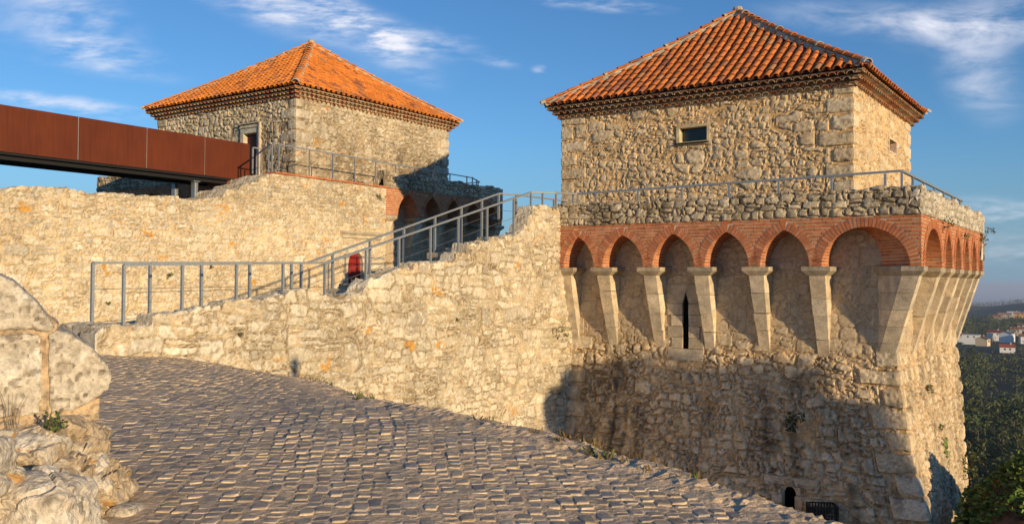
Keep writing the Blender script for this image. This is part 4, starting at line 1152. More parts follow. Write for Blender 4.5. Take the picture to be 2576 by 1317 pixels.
ruin_wall("masonry", (0, 0), (0, 15.9), (1, 0), .52, -4.6, lambda s: f2(s - 15.15), M_STONE, W2, .055, k2, .026, .026)
# stair treads behind the broken edge
ruin_wall("landing", (-.50, .12), (-.50, 1.7), (1, 0), 1.0, -.6, lambda s: .80 + .02 * math.sin(s * 5), M_STONE, W2, .04, dict(k2, seed=431), .035, .035)
tr = MB(); ysx = np.arange(-13.5, -2.3, .42)
for yy in ysx:
    zz = float(np.interp(yy + .2, [a for a, _ in T2], [b for _, b in T2])) - (.24 if yy > -13.6 else .02)
    tr.box(-1.45, -.5, yy + 15.15, yy + 15.15 + .44, zz - 1.6, zz + random.uniform(-.02, .02), tuple(c * .8 for c in lime()), .01)
tr.build("stair_tread", M_LIME, W2)

# ================================================================== OBJECTS
# ------------------------------------------------------------------ railings
def zi(tab, y): return float(np.interp(y, [a for a, _ in tab], [b for _, b in tab]))
NT = [(-14.6, 1.90), (-9.72, 2.04), (-1.44, 4.32), (-.5, 4.36)]
NP = [-14.6, -13.4, -12.15, -10.95, -9.75, -8.45, -7.3, -6.1, -4.95, -3.65, -2.35, -1.44]
xo = -10.58
posts = [(W(CR, xo, y), zi(T2, y) - .06, zi(NT, y)) for y in NP]
posts += [(W(CR, xo + .1, -.95), 3.8, 4.34), (W(CR, xo + .3, -.5), 3.85, 4.36)]
rail = [W(CR, xo, y, z) for y, z in NT[:3]] + [W(CR, xo + .3, -.5, 4.36)]
cab = [[W(CR, xo, -14.6, 1.40), W(CR, xo, -9.72, 1.50)], [W(CR, xo, -9.72, 1.50), W(CR, xo, -1.44, 3.75)]]
railing("railing", "grey steel stair railing along the sunlit outer edge of the stepped wall", posts, rail, cab, "stair railings", .052, .058, W(CR, xo, -14.6, .8), .09)
xf = -11.85
FT = [(-14.45, 1.95), (-9.1, 2.06), (-1.33, 4.36), (-.9, 4.38)]
FP = [-14.45, -13.25, -12.05, -10.8, -9.6, -9.3, -8.3, -7.0, -5.7, -4.4, -3.2, -2.2, -1.33]
posts = [(W(CR, xf, y), zi(T2, y) - .3, zi(FT, y)) for y in FP] + [(W(CR, xf + .15, -.6), 3.3, 4.37), (W(CR, xf + .3, 1.4), 3.5, 4.38), (W(CR, xf + .4, 2.6), 3.5, 4.38)]
rail = [W(CR, xf, y, z) for y, z in FT[:3]] + [W(CR, xf + .15, -.6, 4.38), W(CR, xf + .4, 2.7, 4.38)]
cab = [[W(CR, xf, -14.45, 1.45), W(CR, xf, -9.1, 1.52)], [W(CR, xf, -9.1, 1.52), W(CR, xf, -1.33, 3.8)], [W(CR, xf, -14.45, .82), W(CR, xf, -13.25, .90)], [W(CR, xf, -1.33, 3.85), W(CR, xf + .3, 1.4, 3.85)]]
railing("railing", "second stair railing behind the outer one, ending in a tall corner post at left", posts, rail, cab, "stair railings", .058, .058, W(CR, xf, -14.45, .8))
# walkway railing of the right tower
RPX = [-10.28, -9.45, -8.0, -6.57, -5.13, -3.71, -2.29, -.95]
posts = [(W(CR, x, .52), 3.4, 4.47) for x in RPX] + [(W(CR, -.55, .52), 3.4, 4.50)] + [(W(CR, -.55, y), 3.4, 4.50) for y in (1.9, 3.4, 5.0, 6.6, 8.2, 9.8)]
rail = [W(CR, xo + .3, -.5, 4.37), W(CR, -10.15, .52, 4.42), W(CR, -.55, .52, 4.52), W(CR, -.55, 10.3, 4.50)]
railing("railing", "thin grey railing on the walkway around the nearer tower's roofed room", posts, rail, [[W(CR, -10.1, .52, 3.95), W(CR, -.55, .52, 4.0)]], "tower walkway railings", .055, .07, W(CR, -5, .52, 3.5))
# walkway railing of the left tower
LPY = [-.72, -.4, 1.13, 2.37, 3.61, 4.84, 6.1, 7.35, 8.63, 9.86, 11.16, 11.6]
posts = [(W(CL, -.25, y), 5.5, 6.70) for y in LPY] + [(W(CL, -.8, -.42), 5.5, 6.72), (W(CL, -3.3, 1.05), 5.5, 6.72), (W(CL, -.6, 12.4), 5.7, 6.68), (W(CL, -1.1, 13.2), 5.7, 6.66), (W(CL, -2.2, 13.35), 5.7, 6.66)]
rail = [W(CL, -3.3, 1.05, 6.74), W(CL, -.8, -.42, 6.74), W(CL, -.25, -.75, 6.74), W(CL, -.25, 11.6, 6.66), W(CL, -1.0, 13.2, 6.64), W(CL, -6, 13.4, 6.64)]
railing("railing", "thin grey railing on the brick-edged walkway of the farther tower", posts, rail, [[W(CL, -.25, -.7, 6.2), W(CL, -.25, 11.6, 6.15)]], "tower walkway railings", .045, .05, W(CL, -.25, 5, 5.6))

# ------------------------------------------------------------------ footbridge
BR = empty("footbridge", tuple(W(CL, -3.6, .95, 5.6)), "rust-brown steel footbridge running to the maroon tower door", "footbridge", None, -TH)
def bz(y): return -.018 * (y + 0)      # gentle fall towards the viewer
ye = [.0, -2.15, -4.65, -7.25, -9.95, -12.65, -15.4]
for side, x in (("r", 0.0), ("l", -1.9)):
    for a, b_ in zip(ye[:-1], ye[1:]):
        m_ = MB(); g_ = .018
        za, zb_ = bz(a) * -1, bz(b_) * -1
        t0, t1 = 1.60, 1.56
        p = lambda yy, zz, xx: (x + xx, yy, zz)
        lo = lambda y_: .10 + .0 * y_
        A = [p(b_ + g_, lo(b_), -.012), p(a - g_, lo(a), -.012), p(a - g_, lo(a), .012), p(b_ + g_, lo(b_), .012)]
        B = [p(b_ + g_, 1.60, -.012), p(a - g_, 1.60, -.012), p(a - g_, 1.60, .012), p(b_ + g_, 1.60, .012)]
        m_.prism(A, B); pn = m_.build("side_panel", M_CORTEN, BR)
        s_ = MB(); xs = x - .03 if side == "r" else x + .03
        s_.box(xs - .015, xs + .015, b_ - .03, b_ + .03, lo(b_) + .02, 1.56); s_.build("panel_stud", M_STEEL, pn)
dk = MB(); dk.box(-1.86, -.04, -15.4, .05, .02, .10); dk.build("deck", M_DARKSTEEL, BR)
for x in (-1.55, -.28):
    bm_ = MB(); bm_.box(x - .07, x + .07, -15.4, -.1, -.105, .016); bm_.box(x - .10, x + .10, -15.4, -.1, -.13, -.108); bm_.build("girder", M_DARKSTEEL, BR)
for x, y in ((-.28, -2.4), (-1.55, -2.4)):
    c_ = MB(); c_.box(x - .11, x + .11, y - .075, y - .06, -1.6, -.165); c_.box(x - .11, x + .11, y + .06, y + .075, -1.6, -.165); c_.box(x - .012, x + .012, y - .06, y + .06, -1.6, -.165)
    c_.box(x - .16, x + .16, y - .14, y + .14, -.16, -.135); c_.build("support_post", M_STEEL, BR)
hr = MB(); hr.box(.0, .05, .10, .16, .4, 1.5); hr.box(.0, .05, .55, .60, .1, 1.45); hr.box(.0, .05, .10, .60, 1.45, 1.5); hr.build("end_gate", M_STEEL, BR)

# ------------------------------------------------------------------ foreground ruined wall and rocks
FW = empty("ruined_wall", (-3.4, 6.5, .6), "big pale ashlar blocks with tan mortar joints, left foreground", "wall")
L = np.array([-3.4, 6.5, .6])
def blk(name, c, size, parent, lab=None, **k):
    m_ = MB(); blocky(m_, np.array(c) - L, size, **k); o = m_.build(name, M_ROCK, parent, True)
    if lab: tag(o, lab)
    return o
def face_block(name, poly, parent, seed, rnd=.05, depth=.5, col=(.62, .55, .43), lab=None, base=0.0, amp=.022, sheen=.35, cell=.011):
    """broken ashlar: outline in the wall plane (x across, z up), rounded arrises, pitted face; wall faces the viewer"""
    poly = np.array(poly, float); lo_ = poly.min(0) - .03; hi_ = poly.max(0) + .03
    gx, gz = np.meshgrid(np.arange(lo_[0], hi_[0], cell), np.arange(lo_[1], hi_[1], cell), indexing="ij")
    wx = gx + .03 * (fbm(gx * 6, gz * 6, seed, 4) - .5); wz = gz + .03 * (fbm(gx * 6 + 9, gz * 6, seed + 1, 4) - .5)
    d = np.full(gx.shape, 9.0); ins = np.zeros(gx.shape, bool)
    for (ax, az), (bx, bz_) in zip(poly, np.roll(poly, -1, 0)):
        ex, ez = bx - ax, bz_ - az; t_ = np.clip(((wx - ax) * ex + (wz - az) * ez) / (ex * ex + ez * ez), 0, 1)
        d = np.minimum(d, np.hypot(wx - ax - t_ * ex, wz - az - t_ * ez))
        c_ = ((az > wz) != (bz_ > wz)) & (wx < (bx - ax) * (wz - az) / (bz_ - az + 1e-12) + ax); ins ^= c_
    sd = np.where(ins, d, -d)
    q = np.clip(sd / rnd, 0, 1); y = rnd * (1 - np.sqrt(1 - (1 - q) ** 2)) + np.clip(-sd / .022, 0, 1) * depth
    n1 = fbm(gx * 4, gz * 4, seed + 3, 5) - .5; n2 = 1 - np.abs(fbm(gx * 2.2, gz * 3, seed + 4, 4) - .5) * 2
    pit = ss(.70, .85, vn(gx * 38, gz * 38, seed + 5)); pit2 = ss(.74, .86, vn(gx * 19, gz * 19, seed + 6))
    y = y - amp * (1.5 * n1 + .9 * (n2 - .8) + .8 * (fbm(gx * 14, gz * 14, seed + 2, 4) - .5)) + .006 * pit + .012 * pit2 + base
    C = np.array(col) * (.78 + .44 * fbm(gx * 5, gz * 5, seed + 7, 4))[..., None]
    C = lerp3(C, np.array([.76, .72, .62]) + 0 * C, ss(.50, .66, fbm(gx * 4 + 3, gz * 4, seed + 8, 5)) * sheen * 1.6)
    C = lerp3(C, np.array([.40, .34, .25]) + 0 * C, ss(.52, .68, fbm(gx * 13, gz * 13 + 5, seed + 9, 5)) * .6)
    C = lerp3(C, np.array([.16, .13, .10]) + 0 * C, np.clip(pit * .55 + pit2 * .35, 0, .7))
    P = np.stack([gx, y, gz], -1); nu, nv = gx.shape; idx = np.arange(nu * nv).reshape(nu, nv)
    fa = np.stack([idx[:-1, :-1], idx[1:, :-1], idx[1:, 1:], idx[:-1, 1:]], -1)
    k = sd > -.024; fa = fa[k[:-1, :-1] & k[1:, :-1] & k[1:, 1:] & k[:-1, 1:]].reshape(-1, 4)
    used = np.zeros(nu * nv, bool); used[fa.ravel()] = True; rm = np.cumsum(used) - 1
    o = link(name, P.reshape(-1, 3)[used], rm[fa], M_ROCK, parent, C.reshape(-1, 3)[used], None, False)
    if lab: tag(o, lab)
    return o
FWA = rad(31)
def fp(px, py):      # outline measured on the wall's own plane, about 7 m from the lens
    v = fw + rt * (px - 1288) / F_PX - up * (py - 658.5) / F_PX
    n = np.array([math.sin(FWA), -math.cos(FWA), 0]); p0 = np.array([-3.4, 6.3, .6]); q = EYE + v * ((p0 - EYE) @ n) / (v @ n) - p0
    return (q[0] * math.cos(FWA) + q[1] * math.sin(FWA), q[2])
FW.rotation_euler = (0, 0, FWA); FW.location = (-3.4, 6.3, .6)
face_block("stone_block", [fp(-150, 672), fp(0, 690), fp(40, 708), fp(95, 758), fp(128, 800), fp(142, 822), fp(128, 836), fp(60, 832), fp(-150, 836)], FW, 3, .04, lab="top block with a sloping broken end")
face_block("stone_block", [fp(-150, 842), fp(95, 838), fp(103, 850), fp(106, 1000), fp(100, 1040), fp(-150, 1075)], FW, 5, .02)
face_block("stone_block", [fp(119, 842), fp(140, 830), fp(180, 838), fp(235, 872), fp(272, 915), fp(282, 948), fp(270, 985), fp(228, 1012), fp(180, 1036), fp(125, 1040)], FW, 8, .035, lab="end block with a rounded nose")
face_block("mortar_bed", [fp(-150, 780), fp(100, 780), fp(150, 815), fp(135, 850), fp(170, 850), fp(175, 1020), fp(255, 1000), fp(252, 1058), fp(-150, 1110)], FW, 14, .02, .4, (.60, .44, .27), base=.035, amp=.012, sheen=.05)
RO = empty("rock_outcrop", (-3.30, 6.0, 0), "craggy ledge of lichen-spotted bedrock beneath the pale ashlar blocks", "rock")
L = np.array([-3.0, 6.0, 0])
mb = MB()
for c, sz, kw_ in (((-3.75, 6.45, .20), (.95, .62, .40), dict(p=4.5, seed=21, lichen=.15, amp=.10)), ((-3.02, 6.35, .28), (.36, .50, .36), dict(p=4.5, seed=23, lichen=.5, amp=.07)),
                   ((-2.72, 6.10, .12), (.25, .42, .42), dict(p=3.2, seed=26, lichen=.75, amp=.08)), ((-3.35, 5.75, .10), (.55, .42, .36), dict(p=4, seed=29, lichen=.25, amp=.09)),
                   ((-2.62, 6.35, .02), (.20, .30, .30), dict(p=3, seed=31, lichen=.4, amp=.08)), ((-2.60, 5.75, .0), (.20, .40, .34), dict(p=3, seed=33, lichen=.6, amp=.08)),
                   ((-3.6, 5.2, -.05), (.9, .6, .34), dict(p=4, seed=35, lichen=.3, amp=.10))):
    blocky(mb, np.array(c) - L, sz, n=72, freq=3.4, col=(.52, .41, .27), strata=.03, sheen=.35, crack=.4, fract=.85, **kw_)
mb.build("bedrock", M_ROCK, RO, False)
def boulder(label, c, size, n=26, **k):
    e = empty("boulder", tuple(c), label, "boulder"); m_ = MB(); blocky(m_, (0, 0, 0), size, n=n, **k); m_.build("stone", M_ROCK, e, False)
boulder("large pale rounded boulder at the foot of the rocky ledge", (-2.72, 5.22, .16), (.27, .28, .34), n=44, p=3.4, amp=.045, freq=3.4, seed=41, col=(.58, .50, .38), strata=.015, fract=.7, crack=.3)
boulder("white-topped stone with orange lichen at the left picture edge", (-2.98, 5.0, .60), (.20, .20, .19), n=34, p=4.4, amp=.035, freq=4, seed=44, fract=.8, col=(.56, .50, .40), lichen=.7, sheen=.6)
boulder("small flat loose stone on the road beside the rocky ledge", (-2.66, 6.2, .03), (.11, .14, .075), n=16, p=3.0, amp=.02, freq=6, seed=47, col=(.60, .52, .40))
boulder("brown stone wedged below the white-topped one at the left edge", (-3.0, 4.95, .22), (.20, .22, .22), n=22, p=3, amp=.05, freq=4, seed=49, col=(.45, .37, .26), lichen=.4)
# weeds on the ledge
wall_plant("low green rosette weed at the joint below the pale blocks", (-3.08, 5.98, .67), .10, 90, .022, [(.10, .14, .04), (.08, .12, .03)], "weed", "weed")
def dry_stalks(label, p, h, n, spread, col=(.26, .19, .10)):
    e = empty("dry_grass", tuple(p), label, "dry grass"); m_ = MB()
    for k in range(n):
        a = RNG.uniform(0, 6.28); b = RNG.uniform(.2, 1) * spread; hh = h * RNG.uniform(.5, 1)
        m_.tube([(b * .4 * math.cos(a), b * .4 * math.sin(a), -.02), (b * .7 * math.cos(a), b * .7 * math.sin(a), hh * .6), (b * math.cos(a) * 1.3, b * math.sin(a) * 1.3, hh)], [.0025, .0018, .001], 4, np.array(col) * RNG.uniform(.7, 1.3))
    m_.build("stalk", M_LEAF, e)
dry_stalks("dry brown stalks against the mortar between the blocks", (-3.42, 6.15, .62), .30, 7, .08)
dry_stalks("tuft of dry grass beside the white-topped stone", (-2.86, 5.05, .34), .34, 26, .08, (.30, .24, .12))
dry_stalks("sparse dry grass on the ledge's left part", (-3.7, 6.05, .56), .12, 30, .22)

# ------------------------------------------------------------------ plants growing from the walls
wl = lambda x, y, z: W(CL, .06, y, z)
wall_plant("green tuft high on the tall wall right of the rusty bridge end, in shade", W(CL, .10, 4.75, 5.1), .16, 70, .04)
wall_plant("small plant tuft on the tall wall above the level railing's middle", W(CL, .10, -3.6, 2.05), .13, 50, .035, DRY + GREENS)
wall_plant("green weed on the tall wall just above the level railing", W(CL, .10, -5.2, 1.75), .12, 50, .035)
wall_plant("little green weed on the tall wall framed by the railing's left bays", W(CL, .10, -7.3, .85), .10, 40, .03)
wall_plant("bushy green plant where the stepped wall meets the tower below the first bracket", W(CR, -10.1, -.62 + .3, .05), .22, 140, .035, GREENS + DRY)
wall_plant("dark green bush growing from the shaded lower tower front", W(CR, -3.05, -.25, -2.05), .30, 220, .05, [(.03, .05, .015), (.04, .06, .02)])
wall_plant("dry shrub clinging under the far end of the tower's parapet", W(CR, .12, 10.4, 3.2), .34, 160, .05, DRY + GREENS)
wall_plant("small dry plant hanging in the brickwork beside the near corner arches", W(CR, .12, 2.9, 3.2), .24, 90, .04, DRY + GREENS, droop=.05)
wall_plant("tiny plant on the brick arches midway along the tower's right side", W(CR, .12, 6.2, 3.1), .18, 50, .035, DRY + GREENS)
wall_plant("green weed on the sunlit right side of the tower below the brackets", W(CR, -.60, 4.0, -1.4), .18, 80, .04)
wall_plant("weed on the sunlit right side of the tower halfway down", W(CR, -.40, 5.0, -2.6), .16, 60, .04, GREENS + DRY)
wall_plant("bramble sticking out from the tower's right edge above the ivy", W(CR, -.30, 9.0, -4.4), .55, 240, .07, DRY + GREENS, "bramble")
wall_plant("dry clump in the parapet above the wide corner arch", W(CR, -4.1, -.06, 3.62), .16, 60, .03, DRY)
wall_plant("dry brown weed on the stepped wall's face below the level railing", W(CR, -10.38, -12.2, .55), .09, 40, .025, DRY)
wall_plant("green weed tuft on the stepped wall's face below the climbing railing", W(CR, -10.38, -5.2, .62), .10, 40, .03, GREENS + DRY)

vg = MB()      # low dry grass and weeds in clumps along the verge and the wall foot
for k in range(110):
    a_ = RNG.uniform(0, 1); i_ = int(RNG.integers(2, len(EDGE) - 2)); e0, e1 = np.array(EDGE[i_]), np.array(EDGE[i_ + 1]); q = e0 + (e1 - e0) * a_; nn_ = np.array([-(e1 - e0)[1], (e1 - e0)[0]]) / np.linalg.norm(e1 - e0)
    if float(vn(np.array(q[0] * 1.7), np.array(q[1] * 1.7), 99)) < .52: continue
    q = q + nn_ * RNG.uniform(-.05, .30); z_ = float(roadz(np.array(q[0]), np.array(q[1])))
    cc_ = np.array(DRY[0] if RNG.random() < .6 else GREENS[int(RNG.integers(4))])
    for _ in range(9):
        t_ = RNG.normal(size=2) * .04; h_ = RNG.uniform(.03, .10); b_ = np.array([q[0] + t_[0], q[1] + t_[1], z_ - .01]); w_ = RNG.normal(size=3) * .012; w_[2] = 0
        vg.add([b_ - w_, b_ + w_, b_ + np.array([RNG.normal() * .03, RNG.normal() * .03, h_])], [(0, 1, 2)], cc_ * RNG.uniform(.7, 1.3))
tag(vg.build("verge_grass", M_LEAF), "sparse dry grass along the road's gravel verge", None, None, "stuff")
# ------------------------------------------------------------------ crate by the tower foot, unseen post added beside the road to cast a narrow shadow
CT = empty("mesh_crate", tuple(W(CR, -2.25, -.55, -4.42)), "black slatted plastic crate standing by the tower foot beyond the road edge", "crate", None, -TH + .5)
m_ = MB()
for sx in (-.34, .34):
    for k in range(7): m_.box(sx - .012, sx + .012, -.24 + k * .075, -.24 + k * .075 + .03, 0, .46)
    for z in (0, .22, .44): m_.box(sx - .015, sx + .015, -.25, .25, z, z + .03)
for sy in (-.25, .25):
    for k in range(10): m_.box(-.34 + k * .072, -.34 + k * .072 + .03, sy - .012, sy + .012, 0, .46)
    for z in (0, .22, .44): m_.box(-.35, .35, sy - .015, sy + .015, z, z + .03)
m_.build("slatted_side", M_PLASTIC, CT)
m_ = MB(); m_.box(-.33, .33, -.24, .24, -.02, .02); m_.build("base", M_PLASTIC, CT)
LPo = empty("unseen_shadow_post", (7.3, 3.3, -.6), "unseen grey post added beside the road to cast a narrow shadow", "shadow post")
m_ = MB(); m_.tube([(0, 0, -.6), (0, 0, 3.4)], [.06, .05], 8); m_.build("pole", M_STEEL, LPo)
m_ = MB(); m_.box(-.07, .07, -.07, .07, 3.4, 3.75); m_.prism([(-.1, -.1, 3.75), (.1, -.1, 3.75), (.1, .1, 3.75), (-.1, .1, 3.75)], [(-.05, -.05, 3.9), (.05, -.05, 3.9), (.05, .05, 3.9), (-.05, .05, 3.9)]); m_.build("lantern", M_DARKSTEEL, LPo)

# ------------------------------------------------------------------ ivy-grown ruin at lower right and the unseen shading house
IV = empty("ruined_house", tuple(W(CR, 1.9, 2.0, -6)), "collapsed brown tiled roof overgrown with ivy at the lower right corner", "ruin", None, -TH)
m_ = MB()
nx_, ny_ = 40, 30
gx, gy = np.meshgrid(np.linspace(-1.2, 9, nx_), np.linspace(-4.5, 4.5, ny_), indexing="ij")
gz = 2.3 + .95 * ss(-1.3, .3, gx) - np.abs(gy) * .42 + .28 * (fbm(gx * .9, gy * .9, 61, 4) - .5) * 2
vs = np.stack([gx, gy, gz], -1).reshape(-1, 3); idx = np.arange(nx_ * ny_).reshape(nx_, ny_)
fa = np.stack([idx[:-1, :-1], idx[1:, :-1], idx[1:, 1:], idx[:-1, 1:]], -1).reshape(-1, 4)
cc = np.array([.12, .075, .05])[None] * (.5 + fbm(gx * 3, gy * 3, 62, 4).reshape(-1, 1)); cc = lerp3(cc, np.array([.45, .20, .05])[None] + 0 * cc, ss(.62, .7, fbm(gx * 1.7, gy * 1.7, 63, 3)).reshape(-1) * .8)
link("roof", vs, fa, M_ROCK, IV, cc)
w_ = MB(); w_.box(.2, 8.6, -3.8, 3.8, -2, .9, (.34, .27, .18)); w_.build("wall", M_ROCK, IV)
lv = MB(); IVY = [(.11, .18, .03), (.15, .22, .04), (.08, .13, .025), (.18, .23, .05)]
for k in range(15000):
    x = RNG.uniform(-1.3, 3.5); y = RNG.uniform(-4.5, 4.2)
    if float(fbm(np.array(x * .8), np.array(y * .8), 66, 3)) < (.33 + .10 * (x > .6) * (y < -1.2)): continue
    z = 2.3 + .95 * float(ss(-1.3, .3, np.array(x))) - abs(y) * .42 + .28 * 2 * (float(fbm(np.array(x * .9), np.array(y * .9), 61, 4)) - .5) + RNG.uniform(.02, .22)
    a = RNG.normal(size=3); nn = np.array([0.2, -.3, 1]) + RNG.normal(size=3) * .55; a = np.cross(nn, a); a /= np.linalg.norm(a); b_ = np.cross(nn, a); b_ /= np.linalg.norm(b_); s_ = RNG.uniform(.04, .085); p = np.array([x, y, z])
    lv.add([p - a * s_, p - b_ * s_ * .8, p + a * s_, p + b_ * s_ * .8], [(0, 1, 2, 3)], np.array(IVY[RNG.integers(4)]) * RNG.uniform(.6, 1.3))
tag(lv.build("ivy", M_LEAF, IV), None, None, None, "stuff")
tw = MB()
for k in range(5):
    x = RNG.uniform(1.0, 3.5); y = RNG.uniform(-1, 2); z0 = 3.2; a = RNG.uniform(-1, 1)
    tw.tube([(x, y, z0), (x - .2, y, z0 + .5), (x - .35 + a * .2, y + a * .3, z0 + .95)], [.012, .008, .004], 4, (.16, .15, .06))
tw.build("bramble_stem", M_LEAF, IV)
e = empty("ivy", tuple(W(CR, -.33, 5.4, -5.5)), "ivy climbing the foot of the tower's right side", "ivy", None, -TH); m_ = MB()
for k in range(1500):
    y = RNG.normal() * .75; z = RNG.uniform(-1.2, 2.7) * (1 if RNG.random() < .5 else .45); w_x = .05 + .45 * max(0, 1 - (z + 1.2) / 2.6) * RNG.random()
    if abs(y + .25 * math.sin(z * 3)) > .95 - .3 * z: continue
    p = np.array([w_x - .0 * z, y, z]); nn = np.array([1.2, -.4, .4]) + RNG.normal(size=3) * .5; a = np.cross(nn, RNG.normal(size=3)); a /= np.linalg.norm(a); b_ = np.cross(nn, a); b_ /= np.linalg.norm(b_); s_ = RNG.uniform(.04, .08)
    m_.add([p - a * s_, p - b_ * s_ * .8, p + a * s_, p + b_ * s_ * .8], [(0, 1, 2, 3)], np.array(IVY[RNG.integers(4)]) * RNG.uniform(.5, 1.2))
m_.build("foliage", M_LEAF, e)
m_ = MB(); m_.tube([(0.02, .1, -1.3), (.08, 0, .2), (.03, -.1, 1.8)], [.03, .02, .008], 5, (.10, .08, .05)); m_.build("stem", M_LEAF, e)

# unseen house added right of the view, gable shaped to shade the tower's foot
SH = empty("unseen_shade_house", tuple(W(CR, 17.5, -7.0, -6)), "unseen slim house added right of the tower to shade its foot", "house", None, -TH)
def shade_house():
    X0, X1, Y0, Y1 = -.5, 2.5, -2.4, .65
    ze, zr, yr = SHZ
    m_ = MB()
    for x_ in (X0, X1 - .3):
        m_.prism([(x_, Y0, -3), (x_, Y1, -3), (x_, Y1, ze), (x_, yr, zr), (x_, Y0, zr - .2)], [(x_ + .3, Y0, -3), (x_ + .3, Y1, -3), (x_ + .3, Y1, ze), (x_ + .3, yr, zr), (x_ + .3, Y0, zr - .2)], (.45, .36, .25))
    m_.box(X0 + .3, X1 - .3, Y1 - .3, Y1, -3, ze - .05, (.45, .36, .25)); m_.box(X0 + .3, X1 - .3, Y0, Y0 + .3, -3, zr - .25, (.45, .36, .25))
    m_.build("wall", M_ROCK, SH)
    r_ = MB(); r_.prism([(X0 - .2, Y1 + .1, ze - .12), (X0 - .2, yr, zr + .02), (X0 - .2, yr, zr + .14), (X0 - .2, Y1 + .1, ze)], [(X1 + .2, Y1 + .1, ze - .12), (X1 + .2, yr, zr + .02), (X1 + .2, yr, zr + .14), (X1 + .2, Y1 + .1, ze)], (.38, .15, .06))
    r_.prism([(X0 - .2, Y0 - .3, zr - .32), (X0 - .2, yr, zr + .02), (X0 - .2, yr, zr + .14), (X0 - .2, Y0 - .3, zr - .2)], [(X1 + .2, Y0 - .3, zr - .32), (X1 + .2, yr, zr + .02), (X1 + .2, yr, zr + .14), (X1 + .2, Y0 - .3, zr - .2)], (.38, .15, .06))
    r_.build("roof", M_TILE, SH)
SHZ = (8.25, 8.5, -2.0)
shade_house()

# ------------------------------------------------------------------ valley: woods, houses, poles
def ray_at(px, py, d):
    v = fw + rt * (px - 1288) / F_PX - up * (py - 658.5) / F_PX
    return EYE + v / v[1] * d
def ground_pt(px, d):
    p = ray_at(px, 800, d); return np.array([p[0], p[1], float(terrain(np.array(p[0]), np.array(p[1])))])
WOOD = [(.065, .085, .025), (.08, .10, .03), (.05, .068, .022), (.105, .115, .035), (.09, .095, .035)]
def tree(kind, label, p, h, group, n=260, cols=WOOD, name="tree", pine=False):
    e = empty(name, tuple(p), label, "tree", group)
    tk = MB(); r_ = h * .018 + .05
    lean = RNG.uniform(-.04, .04, 2) * h
    tk.tube([(0, 0, -.5), (lean[0] * .5, lean[1] * .5, h * .45), (lean[0], lean[1], h * .92)], [r_ * 1.5, r_, r_ * .3], 6, (.17, .13, .09))
    cs, rr = [], []
    for k in range(9 if not pine else 11):
        f = RNG.uniform(.42, .98) if not pine else .28 + .07 * k
        w = h * (.24 * math.sin(min(1, (f - .3) / .7 + .12) * math.pi) + .07) if not pine else h * .26 * (1.06 - f)
        a = RNG.uniform(0, 6.28); q = np.array([lean[0] * f + w * .8 * math.cos(a), lean[1] * f + w * .8 * math.sin(a), h * f]); cs.append(q); rr.append(max(.3, w * RNG.uniform(.6, 1.0)))
        tk.tube([(lean[0] * f * .8, lean[1] * f * .8, h * f * .85), q], [r_ * .5, r_ * .12], 4, (.15, .12, .08))
    tk.build("trunk", M_LEAF, e)
    cr_ = MB(); leaf_cloud(cr_, cs, rr, n // 5, h * .024, cols, .75); cr_.build("crown", M_LEAF, e)
    return e
spec = [(2522, 330, 9.5, "lone bright conical pine in the dark valley below the houses", True), (2555, 322, 6.5, "round sunlit bush-like tree right of the lone bright pine", False), (2438, 360, 6.0, "low dark rounded tree in the valley beside the tower's edge", False), (2470, 385, 7.0, "low dark tree behind the leaning poles", False)]
for px, d, h, lab, pn in spec:
    tree("x", lab, ground_pt(px, d), h, "trees in the valley", 420, [(.075, .095, .028), (.09, .105, .03)] if pn or px == 2555 else WOOD, "pine_tree" if pn else "tree", pn)
slopes = [(2440, 215, 15), (2475, 200, 17), (2505, 205, 18), (2532, 190, 16), (2560, 200, 19), (2592, 195, 18), (2455, 240, 15), (2520, 235, 15), (2548, 250, 16), (2575, 240, 15), (2490, 252, 14)]
lab2 = ["slim pine on the near wooded slope closest to the tower edge", "tall loose pine on the near slope, second from the tower", "tall sunlit pine in the middle of the near slope", "pine with a bare pale trunk on the near slope's front", "tall pine on the near slope toward the right picture edge", "pine on the near slope at the right picture edge",
        "pine behind the slim one beside the tower edge", "pine behind the tall sunlit one on the near slope", "pine behind the bare-trunked one", "pine behind the right-edge trees of the near slope", "smaller pine in the back of the near slope's centre"]
for (px, d, h), lab in zip(slopes, lab2):
    tree("x", lab, ground_pt(px, d), h, "pines on the near wooded slope", 1500, [(.07, .085, .025), (.09, .10, .03), (.055, .068, .022)], "pine_tree")
def forest(name, n, dr, az, size, gen, leaves, cols, lf=.075):
    mb_ = MB(); pts = []
    while len(pts) < n:
        d = math.sqrt(RNG.uniform(dr[0] ** 2, dr[1] ** 2)); a = RNG.uniform(*az); x, y = d * a, d
        z = float(terrain(np.array(x), np.array(y)))
        if not gen(x, y, d, a): continue
        pts.append((x, y, z)); h = RNG.uniform(*size); w = h * RNG.uniform(.24, .36)
        cs = [(x + RNG.normal() * w * .5, y + RNG.normal() * w * .5, z + h * f) for f in (.35, .5, .65, .8, .92)]; base = np.array(cols[RNG.integers(len(cols))]) * RNG.uniform(.7, 1.3)
        leaf_cloud(mb_, cs, [w * .9, w, w * .9, w * .7, w * .45], leaves // 5, h * lf, [base], .8)
        mb_.tube([(x, y, z - .5), (x, y, z + h * .7)], [h * .02, h * .01], 4, (.12, .10, .07))
    o = mb_.build(name, M_LEAF); tag(o, "dense dark wood filling the valley", None, None, "stuff"); return o
HSP = [ground_pt(*q) for q in ((2443, 770), (2472, 745), (2502, 815), (2533, 795), (2533, 660), (2412, 800), (2580, 780), (2528, 1290), (2550, 1330), (2567, 1300), (2508, 1220), (2572, 1000), (2556, 905))]
